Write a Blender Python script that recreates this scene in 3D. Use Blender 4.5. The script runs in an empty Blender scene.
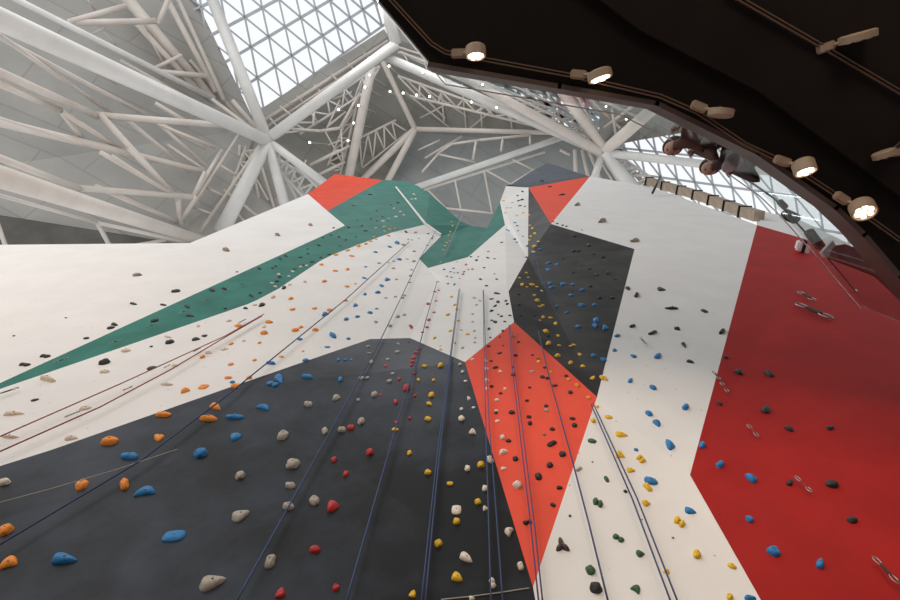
import bpy, bmesh, math, random
from mathutils import Vector, Matrix, noise
from mathutils.geometry import tessellate_polygon

# ------------------------------------------------------------------ camera, world, light
S = bpy.context.scene
COL = S.collection
F, CX, CY = 500.0, 450.0, 300.0
zc = Vector((495 - CX, CY - 158, -F)).normalized()          # the zenith seen by the camera
xc = (Vector((1, 0, 0)) - zc * zc.x).normalized()
yc = zc.cross(xc)
R = Matrix((xc, yc, zc))                                     # camera space -> world space
EYE = Vector((0, 0, 1.6))
cam_data = bpy.data.cameras.new('camera')
cam_data.sensor_width = 36
cam_data.lens = F * 36 / 900
cam_data.clip_start = 0.05
cam = bpy.data.objects.new('camera', cam_data)
COL.objects.link(cam)
cam.matrix_world = Matrix.Translation(EYE) @ R.to_4x4()
S.camera = cam

S.view_settings.view_transform = 'Standard'
S.view_settings.look = 'None'
S.view_settings.gamma = 1
S.view_settings.use_curve_mapping = False
S.view_settings.exposure = -0.08

W = bpy.data.worlds.new('sky'); S.world = W
W.use_nodes = True
bg = W.node_tree.nodes['Background']
bg.inputs[0].default_value = (0.96, 0.98, 1.0, 1)
bg.inputs[1].default_value = 1.08

def area(name, loc, target, size, power, color, size_y=None):
    L = bpy.data.lights.new(name, 'AREA')
    L.energy = power; L.color = color; L.size = size
    if size_y: L.shape = 'RECTANGLE'; L.size_y = size_y
    o = bpy.data.objects.new(name, L); COL.objects.link(o)
    o.location = loc
    o.rotation_euler = (Vector(target) - Vector(loc)).to_track_quat('-Z', 'Y').to_euler()
    return o
# warm hall floodlights on the opposite side of the hall
area('hall_floodlight', (-5, -9, 5.0), (-3, 2.5, 4), 3.0, 330, (1.0, 0.80, 0.62))
area('hall_floodlight', (2.5, -6, 3.0), (2.0, 2.5, 4), 2.0, 120, (1.0, 0.74, 0.56))
area('roof_uplight', (-12, -8, 4.0), (-28, 0, 34), 3.0, 900, (1.0, 0.76, 0.62))
# daylight falling through the big rooflight
area('rooflight_daylight', (-7, -15, 41), (0, 2, 12), 9, 2300, (0.95, 0.98, 1.0))
# added unseen area lamp from the left, to deepen contrast between wall facets
area('facade_daylight', (-26, -26, 26), (0, 2.4, 8), 16, 3000, (0.98, 0.99, 1.0))
# daylight coming down through the big rooflight

# ------------------------------------------------------------------ helpers
def ray(px, py):
    v = R @ Vector((px - CX, CY - py, -F))
    return v / v.z                                           # scaled so that z = 1
def at(px, py, z):                                           # z: height above the eye
    return EYE + ray(px, py) * z
def atY(px, py, Y):                                          # Y: distance of the wall in front of the eye
    v = ray(px, py); return EYE + v * (Y / v.y)
def P1(px, py):                                              # the long left face of the wall
    v = ray(px, py); return EYE + v * (2.98 / (v.y + 0.056))
def depth(p):
    return -(R.transposed() @ (p - EYE)).z

MATS = {}
def mat(name, col, rough=0.5, seams=0.0, metal=0.0, var=0.0, scale=4.0, col2=None, bump=0.0, emit=0.0, dots=0.0, spec=0.5, detail=6):
    if name in MATS: return MATS[name]
    m = bpy.data.materials.new(name); m.use_nodes = True
    nt = m.node_tree; N = nt.nodes; L = nt.links
    b = N['Principled BSDF']
    b.inputs['Base Color'].default_value = (*col, 1)
    b.inputs['Roughness'].default_value = rough
    b.inputs['Metallic'].default_value = metal
    b.inputs['Specular IOR Level'].default_value = spec
    if emit:
        b.inputs['Emission Color'].default_value = (*col, 1)
        b.inputs['Emission Strength'].default_value = emit
    out = None
    if var or col2 or bump or dots or seams:
        tc = N.new('ShaderNodeTexCoord')
        nz = N.new('ShaderNodeTexNoise'); nz.inputs['Scale'].default_value = scale
        nz.inputs['Detail'].default_value = detail; nz.inputs['Roughness'].default_value = 0.6
        L.new(tc.outputs['Object'], nz.inputs['Vector'])
        if var or col2:
            rp = N.new('ShaderNodeValToRGB')
            rp.color_ramp.elements[0].position = 0.40; rp.color_ramp.elements[1].position = 0.63
            c2 = col2 or tuple(min(1, c * (1 + var)) for c in col)
            c1 = col if col2 else tuple(c * (1 - var) for c in col)
            rp.color_ramp.elements[0].color = (*c1, 1); rp.color_ramp.elements[1].color = (*c2, 1)
            L.new(nz.outputs['Fac'], rp.inputs['Fac']); out = rp.outputs['Color']
        if dots:
            vo = N.new('ShaderNodeTexVoronoi'); vo.inputs['Scale'].default_value = 7.0
            L.new(tc.outputs['Object'], vo.inputs['Vector'])
            lt = N.new('ShaderNodeMath'); lt.operation = 'LESS_THAN'; lt.inputs[1].default_value = 0.06
            L.new(vo.outputs['Distance'], lt.inputs[0])
            mu = N.new('ShaderNodeMath'); mu.operation = 'MULTIPLY'; mu.inputs[1].default_value = dots
            L.new(lt.outputs[0], mu.inputs[0])
            mx = N.new('ShaderNodeMixRGB'); mx.inputs['Color2'].default_value = (0.12, 0.11, 0.10, 1)
            L.new(mu.outputs[0], mx.inputs['Fac'])
            if out: L.new(out, mx.inputs['Color1'])
            else: mx.inputs['Color1'].default_value = (*col, 1)
            out = mx.outputs['Color']
        if seams:
            br = N.new('ShaderNodeTexBrick'); br.inputs['Scale'].default_value = 1.0
            br.inputs['Brick Width'].default_value = 5.5; br.inputs['Row Height'].default_value = 1.8; br.inputs['Mortar Size'].default_value = .05
            br.inputs['Color1'].default_value = (0, 0, 0, 1); br.inputs['Color2'].default_value = (.12, .12, .12, 1); br.inputs['Mortar'].default_value = (seams, seams, seams, 1)
            mp = N.new('ShaderNodeMapping'); mp.inputs['Rotation'].default_value = (0, 0, -.55)
            L.new(tc.outputs['Object'], mp.inputs['Vector']); L.new(mp.outputs['Vector'], br.inputs['Vector'])
            mx = N.new('ShaderNodeMixRGB'); mx.blend_type = 'MIX'; mx.inputs['Color2'].default_value = (col[0] * .35, col[1] * .35, col[2] * .35, 1)
            L.new(br.outputs['Color'], mx.inputs['Fac']); L.new(out, mx.inputs['Color1']); out = mx.outputs['Color']
        if out: L.new(out, b.inputs['Base Color'])
        if bump:
            bp = N.new('ShaderNodeBump'); bp.inputs['Strength'].default_value = bump
            bp.inputs['Distance'].default_value = 0.02
            n2 = N.new('ShaderNodeTexNoise'); n2.inputs['Scale'].default_value = scale * 9
            L.new(tc.outputs['Object'], n2.inputs['Vector'])
            L.new(n2.outputs['Fac'], bp.inputs['Height']); L.new(bp.outputs['Normal'], b.inputs['Normal'])
    MATS[name] = m
    return m

def link(name, me, m, parent=None):
    o = bpy.data.objects.new(name, me); COL.objects.link(o)
    if m and not me.materials: me.materials.append(m)
    if parent: o.parent = parent
    return o
def build(name, bm, m, parent=None, smooth=False):
    me = bpy.data.meshes.new(name)
    bmesh.ops.recalc_face_normals(bm, faces=bm.faces)
    if smooth:
        for f in bm.faces: f.smooth = True
    bm.to_mesh(me); bm.free()
    return link(name, me, m, parent)
def thing(name, label, cat, loc=(0, 0, 0), group=None):
    o = bpy.data.objects.new(name, None); COL.objects.link(o); o.location = loc
    o.empty_display_size = 0.1
    return tag(o, label, cat, group)
def tag(o, label=None, cat=None, group=None, kind=None):
    if label: o['label'] = label
    if cat: o['category'] = cat
    if group: o['group'] = group
    if kind: o['kind'] = kind
    return o
def frame_of(d):
    d = d.normalized()
    a = Vector((0, 0, 1)) if abs(d.z) < 0.9 else Vector((1, 0, 0))
    u = d.cross(a).normalized(); return u, d.cross(u).normalized()
def add_tube(bm, pts, r, n=10, r2=None, caps=True):
    pts = [Vector(p) for p in pts]
    rings = []
    for i, p in enumerate(pts):
        d = (pts[min(i + 1, len(pts) - 1)] - pts[max(i - 1, 0)])
        u, v = frame_of(d)
        if rings and (u.dot(lu) < 0): pass
        lu = u
        t = i / max(1, len(pts) - 1)
        rr = r if r2 is None else r + (r2 - r) * t
        rings.append([bm.verts.new(p + (u * math.cos(a) + v * math.sin(a)) * rr)
                      for a in [2 * math.pi * k / n for k in range(n)]])
    for A, B in zip(rings, rings[1:]):
        for k in range(n):
            bm.faces.new((A[k], A[(k + 1) % n], B[(k + 1) % n], B[k]))
    if caps:
        bm.faces.new(rings[0][::-1]); bm.faces.new(rings[-1])
def add_box(bm, c, u, v, w, su, sv, sw):
    c = Vector(c); q = []
    for i in (-1, 1):
        for j in (-1, 1):
            for k in (-1, 1):
                q.append(bm.verts.new(c + u * (i * su / 2) + v * (j * sv / 2) + w * (k * sw / 2)))
    for f in ((0, 1, 3, 2), (4, 6, 7, 5), (0, 4, 5, 1), (2, 3, 7, 6), (0, 2, 6, 4), (1, 5, 7, 3)):
        bm.faces.new([q[i] for i in f])
def add_bar(bm, a, b, w, h, up=None):
    a = Vector(a); b = Vector(b); d = (b - a)
    if up is None: u, v = frame_of(d)
    else:
        u = d.cross(up).normalized(); v = d.cross(u).normalized()
    add_box(bm, (a + b) / 2, d.normalized(), u, v, d.length, w, h)
def tube_obj(name, pts, r, m, parent=None, n=10, r2=None):
    bm = bmesh.new(); add_tube(bm, pts, r, n, r2); return build(name, bm, m, parent, smooth=True)

# ------------------------------------------------------------------ materials
M_white = mat('painted_white_plywood', (0.75, 0.735, 0.71), 0.75, var=0.025, scale=1.2, dots=0.6, bump=0.05, spec=0.2)
M_green = mat('painted_green_plywood', (0.028, 0.165, 0.130), 0.7, var=0.12, scale=1.5, bump=0.05, spec=0.2)
M_coral = mat('painted_coral_plywood', (0.74, 0.085, 0.048), 0.7, var=0.04, scale=2, bump=0.05, spec=0.2)
M_orange = mat('painted_orange_red_plywood', (0.66, 0.05, 0.014), 0.7, var=0.06, scale=1, bump=0.05, spec=0.2)
M_red = mat('painted_red_plywood', (0.35, 0.016, 0.014), 0.75, var=0.08, scale=1.5, bump=0.05, spec=0.15)
M_dark = mat('painted_slate_plywood', (0.010, 0.011, 0.013), 0.5, scale=0.9, col2=(0.036, 0.044, 0.060), bump=0.05, detail=9, spec=0.15)
M_char = mat('painted_charcoal_plywood', (0.018, 0.018, 0.018), 0.55, scale=1.3, col2=(0.046, 0.044, 0.042), bump=0.05, detail=9, spec=0.15)
M_navy = mat('painted_bluegrey_plywood', (0.085, 0.10, 0.13), 0.5, var=0.1, scale=2)
M_steel = mat('white_painted_steel', (0.62, 0.61, 0.585), 0.45, var=0.05, scale=0.6)
M_steelw = mat('cream_painted_steel', (0.60, 0.545, 0.49), 0.5, var=0.06, scale=0.6)
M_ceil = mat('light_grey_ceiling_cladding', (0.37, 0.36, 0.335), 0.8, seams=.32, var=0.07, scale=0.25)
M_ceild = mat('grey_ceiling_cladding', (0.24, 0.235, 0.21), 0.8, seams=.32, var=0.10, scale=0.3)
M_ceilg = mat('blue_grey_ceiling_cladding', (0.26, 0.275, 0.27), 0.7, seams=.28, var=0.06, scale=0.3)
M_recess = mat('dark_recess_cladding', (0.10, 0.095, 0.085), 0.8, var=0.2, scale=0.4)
M_soffit = mat('black_soffit_board', (0.013, 0.0105, 0.009), 0.8, var=0.2, scale=0.7, spec=0.1)
M_soffit2 = mat('brown_black_soffit_board', (0.017, 0.0125, 0.011), 0.8, var=0.2, scale=0.7, spec=0.1)
M_fascia = mat('brown_metal_fascia', (0.105, 0.072, 0.058), 0.5, metal=0.2, var=0.08, scale=2)
M_bronze = mat('bronze_lighting_track', (0.20, 0.125, 0.085), 0.4, metal=0.5)
M_spot = mat('beige_spotlight_housing', (0.36, 0.27, 0.19), 0.5)
M_lamp = mat('warm_glowing_lens', (1.0, 0.84, 0.64), 0.4, emit=3.5)
M_pin = mat('glowing_downlight_lens', (1.0, 0.93, 0.82), 0.4, emit=9.0)
M_frame = mat('grey_aluminium_glazing_bar', (0.42, 0.45, 0.48), 0.5, metal=0.2)
M_timber = mat('brown_timber_cladding', (0.30, 0.235, 0.17), 0.6, var=0.15, scale=3, bump=0.1)
M_floor = mat('grey_crash_mat', (0.22, 0.21, 0.21), 0.8, var=0.1, scale=1)
M_bolt = mat('dull_bolt_steel', (0.16, 0.16, 0.16), 0.5, metal=0.6)
M_metal = mat('brushed_steel', (0.72, 0.72, 0.72), 0.3, metal=1.0)
M_blackmetal = mat('black_steel', (0.02, 0.02, 0.02), 0.4, metal=0.3)
M_sling = mat('black_webbing', (0.03, 0.028, 0.03), 0.8)
M_slingr = mat('dark_red_webbing', (0.22, 0.03, 0.03), 0.8)
M_rope_n = mat('navy_climbing_rope', (0.045, 0.055, 0.14), 0.8)
M_draw = mat('worn_carabiner_metal', (0.30, 0.29, 0.28), 0.4, metal=0.8)
M_rope_p = mat('purple_climbing_rope', (0.10, 0.055, 0.14), 0.8)
M_rope_b = mat('blue_climbing_rope', (0.045, 0.075, 0.17), 0.8)
M_rope_r = mat('dark_red_climbing_rope', (0.30, 0.07, 0.06), 0.8)
M_rope_g = mat('grey_climbing_rope', (0.33, 0.31, 0.38), 0.8)
M_wire = mat('pale_cord', (0.45, 0.40, 0.33), 0.6)
M_glass = bpy.data.materials.new('balustrade_glass'); M_glass.use_nodes = True
def glass_nodes(m, tint, refl):
    nt = m.node_tree; N = nt.nodes; L = nt.links; N.clear()
    o = N.new('ShaderNodeOutputMaterial'); mx = N.new('ShaderNodeMixShader')
    t = N.new('ShaderNodeBsdfTransparent'); t.inputs[0].default_value = (*tint, 1)
    g = N.new('ShaderNodeBsdfGlossy'); g.inputs['Roughness'].default_value = 0.03
    fr = N.new('ShaderNodeFresnel'); fr.inputs[0].default_value = 1.45
    mm = N.new('ShaderNodeMath'); mm.operation = 'MULTIPLY'; mm.inputs[1].default_value = refl
    L.new(fr.outputs[0], mm.inputs[0]); L.new(mm.outputs[0], mx.inputs[0])
    L.new(t.outputs[0], mx.inputs[1]); L.new(g.outputs[0], mx.inputs[2]); L.new(mx.outputs[0], o.inputs[0])
glass_nodes(M_glass, (0.90, 0.93, 0.93), 0.22)
M_sky = bpy.data.materials.new('rooflight_glass'); M_sky.use_nodes = True
glass_nodes(M_sky, (1.0, 1.0, 1.0), 0.3)

# ------------------------------------------------------------------ setting: floor
bm = bmesh.new()
add_box(bm, (0, -2, -0.1), Vector((1, 0, 0)), Vector((0, 1, 0)), Vector((0, 0, 1)), 40, 20, 0.2)
tag(build('floor', bm, M_floor), kind='structure')

bm = bmesh.new(); add_box(bm, (10, -17.5, 19), Vector((1, 0, 0)), Vector((0, 1, 0)), Vector((0, 0, 1)), 36, .3, 38)  # unseen rear wall added to cut ambient light from behind and right
tag(build('light_blocker_back', bm, mat('grey_light_blocker', (.20, .195, .19), .8, var=.1, scale=.3)), kind='structure')
# ------------------------------------------------------------------ the climbing wall
TRI = []                                                     # (a, b, c, panel name) for placing things on it
wall = thing('climbing_wall', 'very tall angular indoor climbing wall painted white, green, slate, coral and red', 'climbing wall', (0, 2.8, 0))
def panel(pname, label, m, pts, skirt=None):
    """pts: world points of the visible face; skirt: index pair lists whose points drop to the floor."""
    bm = bmesh.new()
    px = []
    for p in pts:
        c = R.transposed() @ (p - EYE); px.append(Vector((F * c.x / -c.z, F * c.y / -c.z, 0)))
    tris = tessellate_polygon([px])
    vs = [bm.verts.new(p) for p in pts]
    for t in tris:
        try: bm.faces.new([vs[i] for i in t])
        except ValueError: pass
        TRI.append((pts[t[0]], pts[t[1]], pts[t[2]], pname))
    if skirt:
        for i, j in zip(skirt, skirt[1:]):
            a, b = pts[i], pts[j]
            bm.faces.new([vs[i], vs[j], bm.verts.new((b.x, b.y, 0)), bm.verts.new((a.x, a.y, 0))])
    for f in bm.faces:
        f.normal_update()
        if f.normal.dot(EYE - f.calc_center_median()) < 0: f.normal_flip()
    # thickness away from the climber
    faces = list(bm.faces)
    ext = bmesh.ops.extrude_face_region(bm, geom=faces + list({e for f in faces for e in f.edges}) + list(bm.verts), use_keep_orig=True)
    for v in [g for g in ext['geom'] if isinstance(g, bmesh.types.BMVert)]:
        v.co += Vector((0, 0.10, 0.0))
    me = bpy.data.meshes.new('panel'); bmesh.ops.recalc_face_normals(bm, faces=bm.faces); bm.to_mesh(me); bm.free()
    o = link('panel', me, m, wall); o.location = -Vector(wall.location)
    o['label'] = label
    return o

a_ = at(-130, 246, 13); b_ = at(190, 243, 13); c_ = at(308, 194, 24)
e_ = P1(327.5, 211); d_ = P1(345, 225.5)
f_ = at(335, 174, 30); g_ = at(382.5, 180, 30)
tip = P1(-58, 409); s0 = P1(0, 383); s1 = P1(0, 389); s2 = P1(225, 312); s25 = P1(248, 304); s3 = P1(257, 300); s4 = P1(278, 289); s5 = P1(320, 261)
k1 = P1(264, 313); k2 = P1(370, 339); k4 = atY(437, 281, 2.48)
_n = (k2 - s25).cross(k4 - s25)
def PM(px, py):                                              # plane of the warm white middle panel
    d = ray(px, py); return EYE + d * (_n.dot(s25 - EYE) / _n.dot(d))
t1 = P1(333, 254.5); t2 = P1(360, 244); t3 = PM(392, 232.5); u2 = PM(403, 245); q2 = PM(419, 258.5); q3 = PM(428, 268); k3 = PM(410, 338)
t4 = t3 + (atY(425, 224.5, (t3 - EYE).y) - t3); q1 = atY(441, 236, (t4 - EYE).y + .30)
o1 = atY(514, 322, 2.34)
_c = (k3 - k4).cross(o1 - k4)
def PC(px, py):                                              # plane of the bright central panel
    d = ray(px, py); return EYE + d * (_c.dot(k4 - EYE) / _c.dot(d))
m1 = atY(468, 257, 2.45); m2 = PC(462, 288); m3 = atY(505, 225, 2.3); m4 = PC(507, 291); m5 = PC(508.5, 291.5)
n1 = atY(528, 257, 2.34); n2 = at(528.5, 187.5, 29); n3 = at(506, 186, 29); n4 = at(500, 202, 24)
o2 = PC(465, 362)
print('PC', [round((p - EYE).y, 2) for p in (k3, k4, m2, m4, o1, o2)])
p1 = atY(551, 224, 2.15); p2 = at(590, 176.5, 33); p3 = at(548, 163, 36); p4 = at(530, 172, 33)
r1 = atY(634.5, 249, 2.06); r2 = atY(597, 397, 2.48); r3 = atY(690, 475, 2.70); r4 = atY(757, 225, 1.98)
v1 = at(597, 177.5, 32); v2 = at(655, 188, 26)
def plane3(a, b, c, px, py):
    n = (b - a).cross(c - a); d = ray(px, py); return EYE + d * (n.dot(a - EYE) / n.dot(d))
r3 = plane3(r1, r4, r2, 690, 475); p1 = plane3(r1, r2, o1, 551, 224)
print('r3 p1', r3, p1)
_l = (r3 - r2).cross(atY(556, 720, 2.90) - r2)
def PL(px, py):                                              # plane of the lower white panel
    d = ray(px, py); return EYE + d * (_l.dot(r2 - EYE) / _l.dot(d))
w1 = PL(533, 587)
print('PM', [round((p - EYE).y, 2) for p in (t3, u2, q2, q3, k3, k4)], 'PL', [round((p - EYE).y, 2) for p in (w1, PL(762, 602), PL(830, 720))])

panel('white left wall', 'long white panel along the left top edge', M_white, [a_, b_, c_, e_, d_, s0, tip, P1(-130, 433)])
panel('orange-red top panel', 'orange-red panel at the top left corner', M_orange, [c_, f_, g_, e_])
panel('green band', 'narrow green stripe tapering to the left', M_green, [tip, s0, d_, s5, s4, s3, s25, s2, s1])
ridge = at(396, 188, 27)
panel('green upper panel', 'green panel below the orange-red corner', M_green, [e_, g_, ridge, t4, t3, t2, t1, s5, d_])
panel('green hollow panel', 'dark green hollow panel with a curved top edge', M_green,
      [g_, at(405, 181, 29), at(418, 186, 27), at(430, 194, 25), at(447, 209, 22), at(460, 221, 20), at(472, 226, 19), at(487, 228, 18.3),
       at(494, 215, 21), n4, m3, m1, q3, q2, q1, t4, ridge])
panel('grey-white wedge', 'pale wedge facet under the green panel', M_white, [t3, t4, q1, q2, u2])
panel('white lower left wall', 'white panel under the green stripe', M_white, [P1(-130, 433), tip, s1, s2, s25, k1, k2, P1(225, 389), P1(51, 450), P1(0, 466), P1(-130, 511)])
panel('white middle panel', 'warm white panel left of centre', M_white, [s25, s3, s4, s5, t1, t2, t3, u2, q2, q3, k4, k3, k2, k1])
panel('white hollow panel', 'small white facet under the green hollow', M_white, [q3, m1, m2, k4])
panel('white right-of-hollow panel', 'white facet right of the green hollow', M_white, [m1, m3, m4, m2])
panel('white central panel', 'bright white panel in the centre', M_white, [k4, m2, m4, m5, o1, o2, k3])
panel('tall white strip', 'tall narrow white strip reaching the top', M_white, [n4, n3, n2, n1, m5, m4, m3])
panel('blue-grey top panel', 'blue-grey panel at the very top', M_navy, [at(511, 184.5, 29), p4, p3, p2, n2, n3])
panel('coral top triangle', 'coral triangle near the top', M_coral, [n2, p2, p1])
panel('charcoal panel', 'charcoal grey panel right of centre', M_char, [n2, p1, r1, r2, o1, m5, n1])
panel('white top right panel', 'white panel under the right top edge', M_white, [p2, v1, v2, r4, r1, p1])
panel('white right panel', 'white panel left of the red panel', M_white, [r1, r4, r3, r2])
bw = [PL(556, 720), PL(830, 720)]
panel('coral triangle', 'coral triangle pointing down', M_coral, [o1, r2, w1, o2])
panel('lower white panel', 'white panel at the bottom right of centre', M_white, [r2, r3, PL(762, 602), bw[1], bw[0], w1], skirt=[3, 4])
panel('dark slate panel', 'large dark slate panel at the lower left', M_dark,
      [P1(-130, 511), P1(0, 466), P1(51, 450), P1(225, 389), k2, k3, o2, w1, bw[0], P1(250, 720), P1(-130, 720)], skirt=[8, 9, 10])
rr = atY(1050, 420, 2.6)
panel('red panel', 'large red panel on the right', M_red, [r4, atY(812, 241, 2.16), atY(850, 252, 2.2), atY(960, 280, 2.3), atY(1100, 320, 2.4), atY(1100, 720, 2.8), bw[1], PL(762, 602), r3], skirt=[5, 6])
panel('white gable panel', 'small white gable above the red panel', M_white, [r4, atY(766, 212, 2.12), atY(800, 220, 2.12), atY(850, 244, 2.15), atY(850, 252, 2.2), atY(812, 241, 2.16)])

def hit(px, py):
    d = ray(px, py); best = None
    for a, b, c, nm in TRI:
        n = (b - a).cross(c - a)
        if n.length < 1e-9: continue
        n.normalize(); den = n.dot(d)
        if abs(den) < 1e-6: continue
        t = n.dot(a - EYE) / den
        if t <= 0: continue
        p = EYE + d * t
        ok = True; s = None
        for i, j in ((a, b), (b, c), (c, a)):
            q = (j - i).cross(p - i).dot(n)
            if q < -1e-4: ok = False; break
        if ok and (best is None or t < best[0]):
            best = (t, p, n if n.dot(d) < 0 else -n, nm)
    if best is None:
        v = atY(px, py, 2.3); return v, Vector((0, -1, 0)), 'wall'
    return best[1], best[2], best[3]

# pale timber edge batten along the green ridge
bm = bmesh.new()
add_tube(bm, [ridge + Vector((0, -.05, 0)), ridge.lerp(t4, .5) + Vector((0, -.05, 0)), t4 + Vector((0, -.04, 0)), q1 + Vector((0, -.04, 0))], 0.045, 6)
o = build('edge_strip', bm, M_white, wall); o.location = -Vector(wall.location); o['label'] = 'thin white edge strip on the green ridge'
bm = bmesh.new(); add_tube(bm, [hit(x, y)[0] + Vector((0, -0.004, 0)) for x, y in ((441, 600), (470, 597), (500, 593), (529, 588.5))], 0.004, 5)
o = build('panel_joint', bm, M_wire, wall); o.location = -Vector(wall.location)

# ------------------------------------------------------------------ ceiling sheets
def sheet(name, pts, m, thick=0.3):
    bm = bmesh.new()
    vs = [bm.verts.new(at(*p)) for p in pts]
    fc = bm.faces.new(vs)
    ext = bmesh.ops.extrude_face_region(bm, geom=[fc], use_keep_orig=True)
    for g in ext['geom']:
        if isinstance(g, bmesh.types.BMVert): g.co.z += thick
    bmesh.ops.triangulate(bm, faces=bm.faces)
    return tag(build(name, bm, m), kind='structure')
cA = (-200, -120, 30); cB = (137, -120, 43); cC = (256, 128, 43); cD = (-200, 330, 24)
cE = (215, 330, 34); cF = (350, 240, 41); cG = (388, 36, 46); cH = (415, 132, 46)
cJ = (600, 148, 43); cL = (520, 300, 40); cM = (640, 300, 40)
sheet('ceiling', [cA, cB, cC], M_ceil); sheet('ceiling', [cA, cC, (-200, 195, 27)], M_ceil)
sheet('ceiling', [(-200, 195, 27), cC, cE, (190, 330, 31)], M_ceil)
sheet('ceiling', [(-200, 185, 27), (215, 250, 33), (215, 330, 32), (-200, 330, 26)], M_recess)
sheet('ceiling', [cC, cF, cE], M_ceil)
sheet('ceiling', [(250, 116, 43.2), (384, 29, 46), cG, cC], M_ceil)
sheet('ceiling', [cC, cG, cH, cF], M_ceild)
sheet('ceiling', [cG, (470, 65, 44), (512, 96, 44), cJ, cH], M_ceild)
sheet('ceiling', [(600, 92, 42), (690, 96, 40), cJ], M_ceil)
sheet('ceiling', [cH, cJ, cM, cL, cF], M_ceilg)
sheet('ceiling', [(366, -90, 45), (700, -90, 40), (690, 96, 40), (600, 92, 42), (470, 65, 44), cG], M_ceil)
sheet('ceiling', [cJ, (640, 108, 40), (690, 96, 40), (900, 140, 36), (760, 120, 38), (640, 140, 41)], M_ceild)
sheet('ceiling', [cJ, (628, 200, 42), (760, 262, 38), (1000, 300, 33), (1000, 380, 33), cM], M_ceild)

# skylights: homography grid of glazing bars on the roof plane
def homog(src):
    # maps unit square (u,v) to four pixels
    (x0, y0), (x1, y1), (x2, y2), (x3, y3) = src
    sx = x0 - x1 + x2 - x3; sy = y0 - y1 + y2 - y3
    dx1, dx2, dy1, dy2 = x1 - x2, x3 - x2, y1 - y2, y3 - y2
    de = dx1 * dy2 - dx2 * dy1
    g = (sx * dy2 - dx2 * sy) / de; h = (dx1 * sy - sx * dy1) / de
    A = (x1 - x0 + g * x1, x3 - x0 + h * x3, x0, y1 - y0 + g * y1, y3 - y0 + h * y3, y0)
    return lambda u, v: ((A[0] * u + A[1] * v + A[2]) / (g * u + h * v + 1), (A[3] * u + A[4] * v + A[5]) / (g * u + h * v + 1))
def skylight(num, src, nu, nv, u0, u1, v0, v1, za, zb, zcc, inside, w):
    """src: pixels of lattice nodes (0,0),(nu,0),(nu,nv),(0,nv). Plane through three heights."""
    H = homog(src)
    pa, pb, pc = at(*src[0], za), at(*src[1], zb), at(*src[3], zcc)
    n = (pb - pa).cross(pc - pa).normalized()
    def on(px, py):
        d = ray(px, py); return EYE + d * (n.dot(pa - EYE) / n.dot(d))
    root = bpy.data.objects.new('window_%d' % num, None); COL.objects.link(root); tag(root, kind='structure')
    bm = bmesh.new()
    N = lambda i, j: on(*H(i / nu, j / nv))
    up = n
    for i in range(u0, u1 + 1):
        for j in range(v0, v1 + 1):
            for (di, dj, ww) in ((1, 0, 1.0), (0, 1, 0.85), (1, 1, 0.7)):
                i2, j2 = i + di, j + dj
                if i2 > u1 or j2 > v1: continue
                if not (inside(*H(i / nu, j / nv)) and inside(*H(i2 / nu, j2 / nv))): continue
                add_bar(bm, N(i, j), N(i2, j2), w * ww, w * 1.6, up)
    build('window_frame', bm, M_frame, root)
    bm = bmesh.new()
    up_ = n if n.z > 0 else -n
    vs = [bm.verts.new(N(*c) + up_ * 0.25) for c in ((u0, v0), (u1, v0), (u1, v1), (u0, v1))]
    bm.faces.new(vs); build('pane', bm, M_sky, root)
    return N
skylight(1, [(251, 47), (356, -15), (370, 35), (264, 110)], 7, 2, -8, 14, -8, 2, 44, 47, 44, lambda x, y: True, 0.17)
skylight(2, [(640, 150), (790, 166), (800, 226), (650, 200)], 8, 2, -4, 14, -3, 4, 42, 38, 42, lambda x, y: True, 0.14)
skylight(3, [(466, 58), (612, 84), (622, 152), (474, 118)], 11, 6, 0, 11, 0, 6, 46.5, 46.5, 46.5, lambda x, y: True, 0.34)

# ------------------------------------------------------------------ roof steelwork: main tubes
def main_tube(p, q, rpx, label, m=M_steel, rpx2=None):
    A, B = at(*p), at(*q)
    rA = rpx * depth(A) / F; rB = (rpx2 or rpx) * depth(B) / F
    o = tube_obj('steel_tube', [A, B], rA, m, n=20, r2=rB)
    tag(o, label, 'steel tube', 'main steel tubes of the roof')
    return o
main_tube((-60, -8, 21), (268, 141, 37), 13.0, 'thickest white tube, running from the left edge down to the left roof node', M_steel, 5.6)
main_tube((-60, 158, 19), (207, 242, 34), 13.5, 'thick cream tube just above the left top edge of the climbing wall', M_steelw, 4.5)
main_tube((268, 141, 37), (221, 232, 35), 6.0, 'tube dropping from the left roof node to the white wall edge', M_steel, 7.5)
main_tube((268, 141, 37), (289, 222, 37), 5.0, 'slim tube dropping almost straight below the left roof node')
main_tube((268, 141, 37), (334, 190, 38), 4.0, 'tube from the left roof node towards the orange-red corner panel')
main_tube((265, 141, 37), (396, 44, 41), 5.4, 'white tube along the lower edge of the left skylight', M_steel, 5.0)
main_tube((207, -14, 41), (267, 139, 37), 5.6, 'grey-white tube crossing the left skylight down to the roof node')
main_tube((386, 57, 41), (600, 151, 40), 4.2, 'long bright tube from the roof apex to the right roof node', M_steel, 5.0)
main_tube((444, 66, 40), (602, 153, 39), 4.0, 'pinkish tube just above the long bright tube', M_steelw, 5.0)
main_tube((556, 84, 40), (606, 152, 39), 5.0, 'short cream tube from the gallery edge to the right roof node', M_steelw)
main_tube((654, 108, 38), (604, 152, 39), 6.0, 'short square-ended cream tube right of the right roof node', M_steelw)
main_tube((606, 153, 39), (800, 175, 34), 4.2, 'grey tube crossing the right skylight from the roof node', M_steel, 4.0)
main_tube((604, 152, 39), (645, 205, 39), 6.5, 'tube dropping from the right roof node behind the white wall top')
main_tube((602, 155, 39), (590, 190, 38), 3.6, 'short tube under the right roof node above the coral triangle')
main_tube((372, 66, 42), (347, 185, 42), 4.5, 'cream tube falling from the apex to the top of the orange-red panel', M_steelw)
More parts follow.
